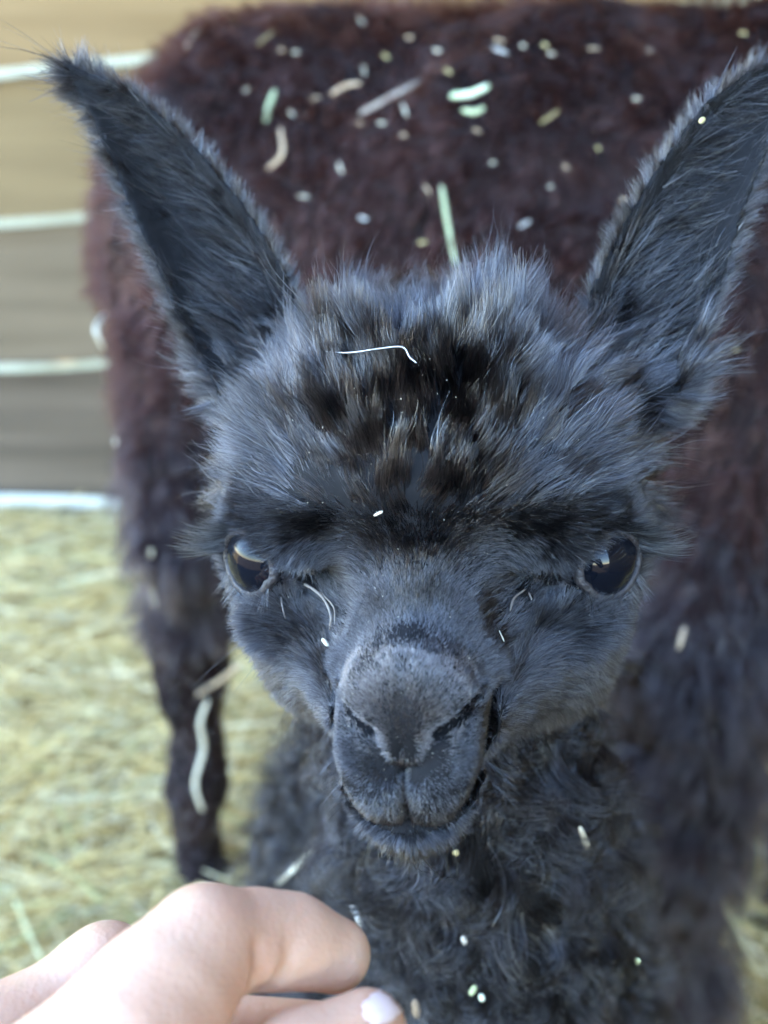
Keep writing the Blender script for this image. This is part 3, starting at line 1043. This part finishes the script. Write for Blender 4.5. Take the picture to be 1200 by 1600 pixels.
# ------------------------------------------------------------------ the mother
def mother_field():
    st = 0.0125
    F = Field(np.arange(-0.40, 1.02, st), np.arange(0.42, 1.60, st), np.arange(-0.03, 1.42, st))
    F.f[:] = 0.3
    ch = F.chain
    ch([((-.075, 1.215, .715), .215), ((.16, 1.06, .70), .215), ((.40, .90, .715), .205)], .06)
    F.ell((-.09, 1.22, .73), (.205, .20, .20), .05)
    # neck and head, out of the picture to the right
    ch([((.46, .86, .80), .145), ((.58, .77, .98), .105), ((.63, .73, 1.16), .085), ((.64, .72, 1.24), .075)], .06)
    ch([((.64, .72, 1.25), .075), ((.70, .67, 1.24), .055), ((.77, .61, 1.20), .036)], .04)
    for s in (-1, 1):
        b = np.array([.64, .73, 1.30]) + s * np.array([.035, .045, 0])
        ch([(b, .022), (b + np.array([s * .012, s * .015, .055]), .018), (b + np.array([s * .02, s * .02, .10]), .006)], .02)
    # hind legs
    hx, hy = -.205, 1.085
    for dx, dy in ((0, 0), (.13, .20)):
        x, y = hx + dx, hy + dy
        ch([((x + .04, y + .05, .58), .115), ((x + .01, y - .015, .44), .062), ((x, y - .005, .34), .040), ((x - .005, y, .27), .033), ((x - .008, y, .06), .029), ((x - .004, y - .01, .015), .034)], .03)
    # front legs
    for dx, dy in ((0, 0), (.13, .20)):
        x, y = .247 + dx * 1.7, .805 + dy
        ch([((x + .05, y + .05, .60), .11), ((x + .01, y + .01, .44), .068), ((x, y, .32), .050), ((x - .002, y, .27), .052), ((x, y - .003, .10), .046), ((x, y - .008, .03), .036)], .035)
    # tail
    ch([((-.265, 1.33, .78), .04), ((-.30, 1.36, .64), .035), ((-.30, 1.36, .54), .02)], .03)
    return F

def build_mother():
    root = empty('adult_alpaca', (.1, 1.05, 0))
    tag(root, 'dark brown adult alpaca standing behind the black baby, hay flecks in its fleece', 'alpaca')
    F = mother_field()
    V, Q = F.mesh()
    N0 = vnormals(V, Q)
    V = V + N0 * (0.010 * vnoise(V, 16, 1) + 0.008 * vnoise(V, 34, 2))[:, None]
    N = vnormals(V, Q)
    mesh_obj('body', V, Q, M['cow_skin'], root)
    em = noise_mat('mother_eye', (.01, .008, .008), (.015, .01, .01), 20, 0.05, spec=0.6)
    for s in (-1, 1):
        uv_sphere('eye', np.array([.685, .685, 1.265]) + s * np.array([.032, .040, 0]), .018, unit(np.array([s * .6 + .3, s * .7 - .3, 0.1])), em, root)
    if not FUR:
        return V, Q, N
    def fc(c, n):
        v = unit(CAM - c)
        return sstep((n * v).sum(1), -0.5, 0.15)
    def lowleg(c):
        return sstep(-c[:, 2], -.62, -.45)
    P, Nn = sample_surface(V, Q, N, 150000, lambda c, n: (0.12 + fc(c, n)) * (1 - lowleg(c)) * np.where(c[:, 0] > .45, 0.35, 1.0) + 1e-9)
    down = np.tile(np.array([-0.25, 0.0, -1.0]), (len(P), 1))
    D = unit(down - (down * Nn).sum(1, keepdims=True) * Nn + 0.8 * vnoise3(P, 14, 5))
    L = .012 + .011 * rng.random(len(P))
    pts = grow(P, Nn, D, L, k=5, lift=0.8, wild=0.14, clump=0.85, csize=.015, curl=0.14, turns=0.7, seed=5, nfreq=24, namp=0.7)
    hair_object('fleece', pts, rng.uniform(.00010, .00022, len(P)), M['cow_fleece'], root)
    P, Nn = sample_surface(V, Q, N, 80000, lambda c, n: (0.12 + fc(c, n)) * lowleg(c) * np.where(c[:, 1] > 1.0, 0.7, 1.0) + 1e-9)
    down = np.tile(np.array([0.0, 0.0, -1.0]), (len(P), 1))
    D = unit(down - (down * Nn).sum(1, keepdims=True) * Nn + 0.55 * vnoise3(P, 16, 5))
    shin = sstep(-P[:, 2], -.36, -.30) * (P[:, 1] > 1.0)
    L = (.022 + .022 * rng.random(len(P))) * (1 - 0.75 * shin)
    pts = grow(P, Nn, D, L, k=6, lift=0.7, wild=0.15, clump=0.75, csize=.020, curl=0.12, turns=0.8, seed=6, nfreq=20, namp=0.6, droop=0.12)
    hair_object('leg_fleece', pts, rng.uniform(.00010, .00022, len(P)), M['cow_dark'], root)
    return V, Q, N

# ------------------------------------------------------------------ the hand
def skin_mat():
    m, nt, b = new_mat('skin')
    L = nt.links.new
    tc = nt.nodes.new('ShaderNodeTexCoord')
    n1 = nt.nodes.new('ShaderNodeTexNoise'); n1.inputs['Scale'].default_value = 28; n1.inputs['Detail'].default_value = 5
    rp = nt.nodes.new('ShaderNodeValToRGB')
    rp.color_ramp.elements[0].position = .35; rp.color_ramp.elements[0].color = (0.60, 0.32, 0.19, 1)
    rp.color_ramp.elements[1].position = .65; rp.color_ramp.elements[1].color = (0.72, 0.44, 0.275, 1)
    L(tc.outputs['Object'], n1.inputs['Vector']); L(n1.outputs['Fac'], rp.inputs[0]); L(rp.outputs[0], b.inputs['Base Color'])
    b.inputs['Subsurface Weight'].default_value = 0.3
    b.inputs['Subsurface Radius'].default_value = (1.0, 0.35, 0.2)
    b.inputs['Subsurface Scale'].default_value = 0.004
    b.inputs['Roughness'].default_value = 0.5
    b.inputs['Specular IOR Level'].default_value = 0.4
    n2 = nt.nodes.new('ShaderNodeTexVoronoi'); n2.inputs['Scale'].default_value = 900
    n3 = nt.nodes.new('ShaderNodeTexNoise'); n3.inputs['Scale'].default_value = 240; n3.inputs['Detail'].default_value = 4
    ad = nt.nodes.new('ShaderNodeMath'); ad.operation = 'ADD'
    bp = nt.nodes.new('ShaderNodeBump'); bp.inputs['Strength'].default_value = 0.3; bp.inputs['Distance'].default_value = 0.0004
    L(tc.outputs['Object'], n2.inputs['Vector']); L(tc.outputs['Object'], n3.inputs['Vector'])
    L(n2.outputs['Distance'], ad.inputs[0]); L(n3.outputs['Fac'], ad.inputs[1]); L(ad.outputs[0], bp.inputs['Height']); L(bp.outputs[0], b.inputs['Normal'])
    return m

def build_hand():
    def c3(x, y, d):                     # hand worked out in camera-aligned axes: right, depth, up
        return np.array([(x - 600) / FPX * d, d, -(y - 800) / FPX * d])
    root = empty('person', tuple(px(60, 1900, .20)))
    tag(root, 'bare human hand with bent index finger and thumb held out below the baby alpaca', 'person')
    F = Field(np.arange(-.19, .02, .0011), np.arange(.06, .30, .0012), np.arange(-.22, -.06, .0011))
    # index finger: knuckle, middle joint, last joint, tip
    k = .006
    MCP = c3(150, 1720, .205); PIP = c3(318, 1474, .220); DIP = c3(455, 1470, .232); TIP = c3(522, 1492, .236)
    F.cone(MCP, .0170, c3(250, 1560, .212), .0128, k)
    F.cone(c3(250, 1560, .212), .0128, PIP, .0106, k)
    F.cone(PIP, .0106, c3(400, 1468, .228), .0096, .004)
    F.cone(c3(400, 1468, .228), .0096, DIP, .0090, .003)
    F.cone(DIP, .0092, TIP, .0078, .003)
    # middle finger lying behind the index, curled under it
    F.cone(c3(-40, 1690, .235), .0150, c3(165, 1520, .252), .0098, k)
    F.cone(c3(165, 1520, .252), .0098, c3(300, 1600, .262), .0090, k)
    F.cone(c3(330, 1622, .238), .0090, c3(500, 1628, .240), .0082, .003)
    # ring and little fingers further back
    F.cone(c3(-160, 1700, .250), .0135, c3(60, 1600, .272), .0090, k)
    F.cone(c3(60, 1600, .272), .0090, c3(200, 1680, .275), .0082, k)
    F.cone(c3(-260, 1760, .262), .0115, c3(-80, 1690, .284), .0080, k)
    # thumb below, tip against the index finger
    F.cone(c3(330, 1850, .200), .0120, c3(470, 1670, .214), .0100, k)
    F.cone(c3(470, 1670, .214), .0098, c3(572, 1612, .220), .0082, .004)
    # palm, back of the hand, wrist and forearm
    F.cone(MCP, .0165, c3(-160, 1900, .20), .0200, .012)
    F.cone(c3(-40, 1700, .232), .0150, c3(-200, 1900, .215), .0190, .012)
    F.cone(c3(-160, 1700, .250), .0135, c3(-260, 1900, .225), .0180, .012)
    F.cone(c3(330, 1850, .200), .0130, c3(0, 2100, .185), .0180, .012)
    F.cone(c3(-160, 1900, .205), .0220, c3(-420, 2280, .17), .0260, .014)
    F.cone(c3(-60, 2000, .195), .0200, c3(-420, 2280, .165), .0250, .014)
    F.cone(c3(-420, 2280, .167), .0260, c3(-900, 2900, .12), .0330, .014)
    # creases at the joints
    def crease(a, b, depth, w):
        sl, X = F.block(np.minimum(a, b) - .02, np.maximum(a, b) + .02, 0)
        ab = b - a
        t = np.clip(sum((X[i] - a[i]) * ab[i] for i in range(3)) / (ab @ ab), 0, 1)
        d = np.sqrt(sum((X[i] - a[i] - t * ab[i]) ** 2 for i in range(3)))
        F.f[sl] += (depth * np.exp(-(d / w) ** 2)).astype(np.float32)
    crease(c3(474, 1436, .2225), c3(462, 1480, .2205), .0022, .0009)
    crease(c3(462, 1480, .2205), c3(438, 1520, .2215), .0030, .0010)
    crease(c3(438, 1520, .2215), c3(404, 1548, .2230), .0036, .0012)
    crease(c3(452, 1440, .2215), c3(446, 1500, .2200), .0006, .0008)
    crease(c3(392, 1480, .2165), c3(402, 1560, .2190), .0020, .0016)
    for (x0, y0, x1, y1) in ((285, 1404, 300, 1398), (300, 1396, 338, 1404), (318, 1392, 352, 1410), (335, 1390, 372, 1412), (352, 1392, 388, 1408)):
        crease(c3(x0, y0, .2135), c3(x1, y1, .2125), .0013, .0008)
    crease(c3(215, 1500, .2000), c3(330, 1570, .2010), .0011, .0028)
    crease(c3(330, 1570, .2010), c3(352, 1600, .2030), .0014, .0022)
    crease(c3(120, 1530, .1990), c3(230, 1600, .1960), -.0007, .0024)
    V, Q = F.mesh()
    W = CAM + V[:, :1] * RIGHT + V[:, 1:2] * FWD + V[:, 2:3] * UP
    Q = Q[:, ::-1] if False else Q
    # camera axes (right, depth, up) are right-handed, so winding carries over
    h = mesh_obj('hand', W, Q, skin_mat(), root)
    # the rest of the person, crouching behind the camera
    def part(name, lo, hi, st, mat, fn):
        G = Field(*[np.arange(a, b, st) for a, b in zip(lo, hi)])
        G.f[:] = 0.2
        fn(G)
        a, q = G.mesh()
        return mesh_obj(name, a, q, mat, root)
    def jacket(G):
        G.chain([((.02, -.78, .46), .15), ((.02, -.72, .62), .145), ((.02, -.64, .82), .15)], .06)
        G.chain([((-.17, -.62, .90), .075), ((.21, -.62, .90), .075)], .06)
        G.chain([((-.19, -.61, .90), .07), ((-.30, -.28, .66), .052), ((-.17, -.03, .66), .044), ((-.125, .035, .668), .042)], .03)
        G.chain([((.23, -.61, .90), .07), ((.33, -.34, .70), .052), ((.20, -.14, .80), .042)], .03)
    part('jacket', (-.45, -1.05, .25), (.5, .12, 1.1), .014, noise_mat('jacket_cloth', (.018, .024, .040), (.03, .038, .06), 60, .9, bump=.3), jacket)
    def trousers(G):
        for s in (-1, 1):
            G.chain([((.02 + s * .10, -.78, .40), .105), ((.02 + s * .20, -.42, .44), .075), ((.02 + s * .18, -.62, .10), .055)], .04)
    part('trousers', (-.45, -1.0, .02), (.5, -.28, .56), .014, noise_mat('trouser_cloth', (.02, .022, .03), (.035, .037, .045), 80, .9, bump=.3), trousers)
    shoe_m = noise_mat('shoe_leather', (.02, .016, .012), (.04, .03, .025), 40, .6)
    for s in (-1, 1):
        part('shoe', (-.3, -.75, -.03), (.35, -.38, .14), .010, shoe_m, lambda G: G.chain([((.02 + s * .18, -.64, .05), .045), ((.02 + s * .19, -.46, .035), .04)], .03))
    def head(G):
        G.chain([((.02, -.62, .96), .058), ((.02, -.58, 1.06), .055)], .03)
        G.ell((.02, -.56, 1.14), (.075, .095, .115), .03)
        G.ell((.02, -.468, 1.125), (.014, .018, .024), .015)
        G.ell((.02, -.49, 1.05), (.035, .03, .028), .03)
        for s in (-1, 1):
            G.ell((.02 + s * .078, -.55, 1.13), (.010, .020, .032), .006)
            G.ell((.02 + s * .031, -.462, 1.15), (.015, .012, .011), .008, cut=True)
    part('head', (-.12, -.72, .88), (.16, -.42, 1.3), .008, skin_mat(), head)
    def hair(G):
        G.ell((.02, -.575, 1.17), (.084, .10, .105), .02)
        G.ell((.02, -.475, 1.10), (.075, .075, .095), .02, cut=True)
    part('hair', (-.12, -.72, 1.0), (.16, -.42, 1.3), .008, noise_mat('brown_hair', (.02, .014, .01), (.05, .035, .025), 90, .6), hair)
    # thumb nail: a curved plate on the thumb's far side
    nm, nt, b = new_mat('nail')
    b.inputs['Base Color'].default_value = (0.74, 0.53, 0.43, 1); b.inputs['Roughness'].default_value = 0.3
    from mathutils.bvhtree import BVHTree as BT
    tree = BT.FromPolygons([tuple(v) for v in W], [tuple(int(i) for i in q) for q in Q])
    VV, FF, ids = [], [], {}
    nu = 14
    ca, sa = math.cos(math.radians(-28)), math.sin(math.radians(-28))
    for j in range(nu + 1):
        for i in range(nu + 1):
            a, b2 = 2 * i / nu - 1, 2 * j / nu - 1
            r = (abs(a) ** 3.2 + abs(b2) ** 3.2) ** (1 / 3.2)
            if r > 1.02: continue
            x = 598 + 33 * a * ca - 25 * b2 * sa; y = 1574 + 33 * a * sa + 25 * b2 * ca
            u = unit((FWD + (x - 600.0) / FPX * RIGHT - (y - 800.0) / FPX * UP)[None])[0]
            loc, nor, _, _ = tree.ray_cast(Vector(CAM), Vector(u))
            if loc is None: continue
            ids[(i, j)] = len(VV)
            VV.append(np.array(loc) - u * (.0009 - .0005 * r ** 4))
    for j in range(nu):
        for i in range(nu):
            q = [(i, j), (i + 1, j), (i + 1, j + 1), (i, j + 1)]
            if all(t in ids for t in q):
                p = [VV[ids[t]] for t in q]
                if max(np.linalg.norm(p[0] - p[2]), np.linalg.norm(p[1] - p[3])) < .004:
                    FF.append(tuple(ids[t] for t in q))
    nl = mesh_obj('thumb_nail', np.array(VV), FF, nm, h)
    so = nl.modifiers.new('thick', 'SOLIDIFY'); so.thickness = .0003; so.offset = -1

build_ground()
build_wall()
if FUR: build_hay()
MV = build_mother()
CV, CQ = build_cria()
build_hand()

# ------------------------------------------------------------------ bits of hay caught in the coats
from mathutils.bvhtree import BVHTree
BM = BVHTree.FromPolygons([tuple(v) for v in MV[0]], [tuple(int(i) for i in q) for q in MV[1]])
BC = BVHTree.FromPolygons([tuple(v) for v in CV], [tuple(int(i) for i in q) for q in CQ])

def hit(x, y, tree, off, fallback=1.1):
    u = unit((FWD + (x - 600.0) / FPX * RIGHT - (y - 800.0) / FPX * UP)[None])[0]
    loc, nor, _, dist = tree.ray_cast(Vector(CAM), Vector(u))
    if loc is None:
        return CAM + u * (fallback - off)
    return np.array(loc) - u * off

SM = {}
def stalk_mat(key):
    if key not in SM:
        c = {'tan': ((.50, .36, .22), (.66, .50, .32)), 'pale': ((.66, .58, .40), (.80, .74, .56)), 'green': ((.36, .42, .22), (.52, .58, .34)),
             'bright': ((.48, .62, .28), (.80, .84, .66)), 'yellow': ((.50, .41, .17), (.66, .55, .27)), 'white': ((.60, .58, .52), (.72, .70, .63)), 'crust': ((.16, .135, .11), (.30, .25, .20)), 'grey': ((.34, .28, .22), (.48, .41, .33))}[key]
        SM[key] = noise_mat('stalk_' + key, c[0], c[1], 160, 0.6, spec=0.3, bump=.2)
    return SM[key]

def stalk(name, pts, w, key, label, cat, group=None, flat=0.35):
    """tapered, slightly flattened stem through the points (smoothed), closed ends"""
    P = [np.array(p) for p in pts]
    C = []
    n = 5
    Q = [2 * P[0] - P[1]] + P + [2 * P[-1] - P[-2]]
    for i in range(1, len(Q) - 2):
        for j in range(n):
            t = j / n
            a, b, c, d = Q[i - 1], Q[i], Q[i + 1], Q[i + 2]
            C.append(0.5 * (2 * b + (c - a) * t + (2 * a - 5 * b + 4 * c - d) * t * t + (3 * b - a - 3 * c + d) * t ** 3))
    C.append(P[-1]); C = np.array(C)
    T = unit(np.gradient(C, axis=0))
    view = unit(CAM - C)
    S = unit(np.cross(T, view)); B = np.cross(S, T)
    m = 6
    V, Fc = [], []
    k = len(C)
    for i in range(k):
        e = 0.75 + 0.25 * math.sin(math.pi * min(1, (i + .8) / k)) + rng.normal(0, .05)
        if i in (0, k - 1): e *= 0.6
        for j in range(m):
            a = 2 * math.pi * j / m
            V.append(C[i] + e * w * (math.cos(a) * S[i] + flat * math.sin(a) * B[i]))
    for i in range(k - 1):
        for j in range(m):
            Fc.append((i * m + j, i * m + (j + 1) % m, (i + 1) * m + (j + 1) % m, (i + 1) * m + j))
    Fc.append(tuple(range(m))[::-1]); Fc.append(tuple((k - 1) * m + j for j in range(m)))
    o = mesh_obj(name, V, Fc, stalk_mat(key))
    return tag(o, label, cat, group)

def on_mother(name, pix, w, key, label, cat='straw', group=None, off=.020):
    return stalk(name, [hit(x, y, BM, off) for x, y in pix], w, key, label, cat, group)
def on_cria(name, pix, w, key, label, cat='straw', group=None, off=.012):
    return stalk(name, [hit(x, y, BC, off, .36) for x, y in pix], w, key, label, cat, group)

on_mother('hay_stalk', [(438, 200), (441, 240), (418, 265)], .0016, 'tan', 'tan kinked hay stalk in the mother\'s brown fleece beside the baby\'s ear')
on_mother('hay_stalk', [(562, 178), (610, 152), (658, 126)], .0018, 'grey', 'long greyish hay stalk lying slanted in the brown fleece')
on_mother('hay_stalk', [(690, 290), (700, 350), (713, 418)], .0018, 'green', 'long pale green stalk in the brown fleece just above the baby\'s crown')
on_mother('leaf_fragment', [(704, 150), (735, 147), (764, 134)], .0026, 'bright', 'bright green and white leaf scrap in the brown fleece', 'leaf')
on_mother('leaf_fragment', [(722, 172), (742, 175), (757, 168)], .0020, 'green', 'small dull green leaf scrap under the bright leaf scrap', 'leaf')
on_mother('leaf_fragment', [(416, 190), (420, 168), (430, 140)], .0024, 'green', 'pale green seed pair in the brown fleece above the kinked stalk', 'leaf')
on_mother('hay_stalk', [(517, 148), (540, 134), (563, 130)], .0016, 'tan', 'short tan curved stalk at the end of the long greyish stalk')
on_mother('hay_stalk', [(1070, 980), (1060, 1015)], .0016, 'tan', 'short tan stalk on the mother\'s front leg')
on_mother('hay_stalk', [(168, 487), (150, 512), (162, 546)], .0020, 'pale', 'pale bent stalk sticking out from the mother\'s rump', off=.012)
on_mother('hay_stalk', [(236, 858), (235, 905), (243, 948)], .0026, 'pale', 'pale straw hanging from the edge of the mother\'s hind leg fleece', off=.016)
on_mother('hay_stalk', [(376, 1038), (345, 1062), (308, 1086)], .0026, 'tan', 'thick tan straw with a pale end across the mother\'s hind leg', off=.020)
on_mother('hay_stalk', [(325, 1092), (313, 1130), (318, 1170), (305, 1225), (317, 1268)], .0026, 'pale', 'long pale straw hanging down the mother\'s lower hind leg', off=.014)
flecks = [(565, 32, 9, 60), (640, 58, 6, 0), (683, 78, 8, 10), (603, 88, 6, 30), (568, 110, 13, 80), (493, 153, 11, -15), (455, 178, 7, 40), (416, 58, 14, -40), (385, 140, 8, -30), (780, 64, 12, 15),
          (782, 80, 12, 20), (700, 110, 7, 40), (632, 172, 9, 70), (562, 192, 7, 0), (817, 72, 7, 20), (852, 70, 7, 30), (861, 84, 7, 0), (928, 76, 8, 0), (1014, 78, 7, 30), (859, 182, 14, -35), (820, 350, 9, -30),
          (885, 260, 8, 40), (995, 154, 7, 10), (1161, 52, 6, 0), (568, 340, 9, 10), (667, 297, 8, 60), (474, 308, 8, 10), (660, 378, 6, 0), (532, 262, 8, 70), (630, 212, 6, 10), (596, 192, 6, 0), (365, 30, 9, 60),
          (300, 60, 16, -55), (975, 312, 6, 0), (770, 255, 6, 0), (935, 232, 6, 60), (860, 292, 5, 0), (440, 78, 6, 0), (462, 82, 6, 0), (1150, 545, 6, 0), (180, 690, 9, 80), (745, 205, 6, 20)]
for i, (x, y, r, a) in enumerate(flecks):
    ca, sa = math.cos(math.radians(a)), math.sin(math.radians(a))
    ln = max(r - 2, 3) * rng.uniform(.7, 1.5)
    key = ['pale', 'tan', 'pale', 'yellow'][i % 4] if i not in (10, 20, 24) else 'white'
    on_mother('hay_fleck', [(x - ln * ca, y - ln * sa), (x + rng.normal(0, 1), y + rng.normal(0, 1)), (x + ln * ca, y + ln * sa)], rng.uniform(.0005, .0011), key, 'small %s hay fleck caught in the mother\'s brown fleece' % {'pale': 'pale straw-coloured', 'tan': 'tan', 'yellow': 'yellowish', 'white': 'white'}[key], 'hay fleck', {'pale': 'pale', 'tan': 'tan', 'yellow': 'yellowish', 'white': 'white'}[key] + ' hay flecks in the brown fleece', off=.022)

on_cria('hay_stalk', [(431, 1384), (460, 1358), (489, 1328)], .0013, 'pale', 'straight pale stalk on the baby\'s shoulder fleece above the hand', off=.030)
on_cria('hay_curl', [(518, 1404), (540, 1406), (556, 1425), (563, 1450)], .0012, 'white', 'whitish curled hay shred in the baby\'s neck fleece by the fingertip', off=.027)
on_cria('hay_stalk', [(906, 1292), (920, 1328), (935, 1360)], .0011, 'pale', 'thin pale stalk on the baby\'s neck beside the jaw', off=.027)
on_cria('leaf_fragment', [(944, 1356), (955, 1338)], .0010, 'green', 'tiny dark green leaf bit next to the thin pale stalk', 'leaf', off=.018)
on_cria('leaf_fragment', [(735, 1555), (743, 1540)], .0011, 'green', 'tiny green leaf bit low on the baby\'s throat fleece', 'leaf', off=.02)
on_cria('leaf_fragment', [(972, 1500), (990, 1503), (1000, 1500)], .0012, 'green', 'pale green leaf bit on the outer edge of the baby\'s neck', 'leaf', off=.018)
on_cria('hay_fleck', [(724, 1462), (727, 1476)], .0010, 'white', 'white oval hay fleck in the middle of the baby\'s throat fleece', 'hay fleck', off=.02)
on_cria('hay_fleck', [(748, 1560), (757, 1557)], .0014, 'bright', 'white-green hay fleck beside the tiny green leaf bit', 'hay fleck', off=.02)
on_cria('hay_fleck', [(648, 1562), (652, 1592)], .0014, 'tan', 'brownish hay fleck on the baby\'s throat fleece next to the thumb', 'hay fleck', off=.02)
on_cria('seed', [(710, 1329), (715, 1336)], .0010, 'yellow', 'small yellow seed stuck just beneath the baby\'s chin', 'seed', off=.02)
on_cria('seed', [(520, 530), (530, 531)], .0008, 'yellow', 'small yellow seed on the baby\'s forehead wool near the white thread', 'seed', off=.016)
on_cria('thread', [(508, 549), (545, 551), (590, 545), (628, 542), (640, 558), (651, 567)], .00016, 'white', 'fine white thread lying across the baby\'s forehead wool', 'thread', off=.016)
on_cria('hay_fleck', [(584, 806), (598, 799)], .00035, 'pale', 'small pale hay fleck between the baby\'s eyes', 'hay fleck', off=.005)
on_cria('hay_fleck', [(1093, 192), (1101, 184)], .0008, 'yellow', 'small yellowish hay fleck on the rim of the baby\'s ear', 'hay fleck', off=.005)

def crust(pix, w, key, off=.003):
    o = stalk('tear_crust', [hit(x, y, BC, off, .31) for x, y in pix], w, key, None, None)
    child(o, CRIA)
crust([(437, 905), (440, 940), (446, 968)], .00028, 'crust', .003)
crust([(446, 903), (480, 915), (505, 935), (517, 962), (515, 985)], .00040, 'crust')
crust([(500, 925), (521, 948), (523, 975)], .00022, 'crust')
crust([(503, 998), (514, 1010)], .0006, 'pale', .004)
crust([(797, 955), (803, 935), (822, 920)], .00030, 'crust', .004)
crust([(826, 925), (831, 938)], .00026, 'crust', .004)
crust([(780, 985), (788, 1003)], .00020, 'pale', .003)

def build_dust():
    V, Fc = [], []
    T = np.array([(1, 0, 0), (-1, 0, 0), (0, 1, 0), (0, -1, 0), (0, 0, 1), (0, 0, -1)], float)
    FT = [(0, 2, 4), (2, 1, 4), (1, 3, 4), (3, 0, 4), (2, 0, 5), (1, 2, 5), (3, 1, 5), (0, 3, 5)]
    for i in range(170):
        x, y = rng.uniform(420, 960), rng.uniform(440, 1280)
        u = unit((FWD + (x - 600.0) / FPX * RIGHT - (y - 800.0) / FPX * UP)[None])[0]
        loc = BC.ray_cast(Vector(CAM), Vector(u))[0]
        if loc is None: continue
        p = np.array(loc) - u * (.0025 if y > 790 else .012) 
        n = len(V)
        V.extend(p + T * rng.uniform(.00005, .00015) * rng.uniform(.6, 1.4, (6, 1)))
        Fc.extend([tuple(a + n for a in f) for f in FT])
    o = mesh_obj('dust_specks', np.array(V), Fc, stalk_mat('pale'), None, smooth=False)
    tag(o, 'fine pale dust specks sprinkled over the baby\'s face fur', 'dust', kind='stuff')
build_dust()
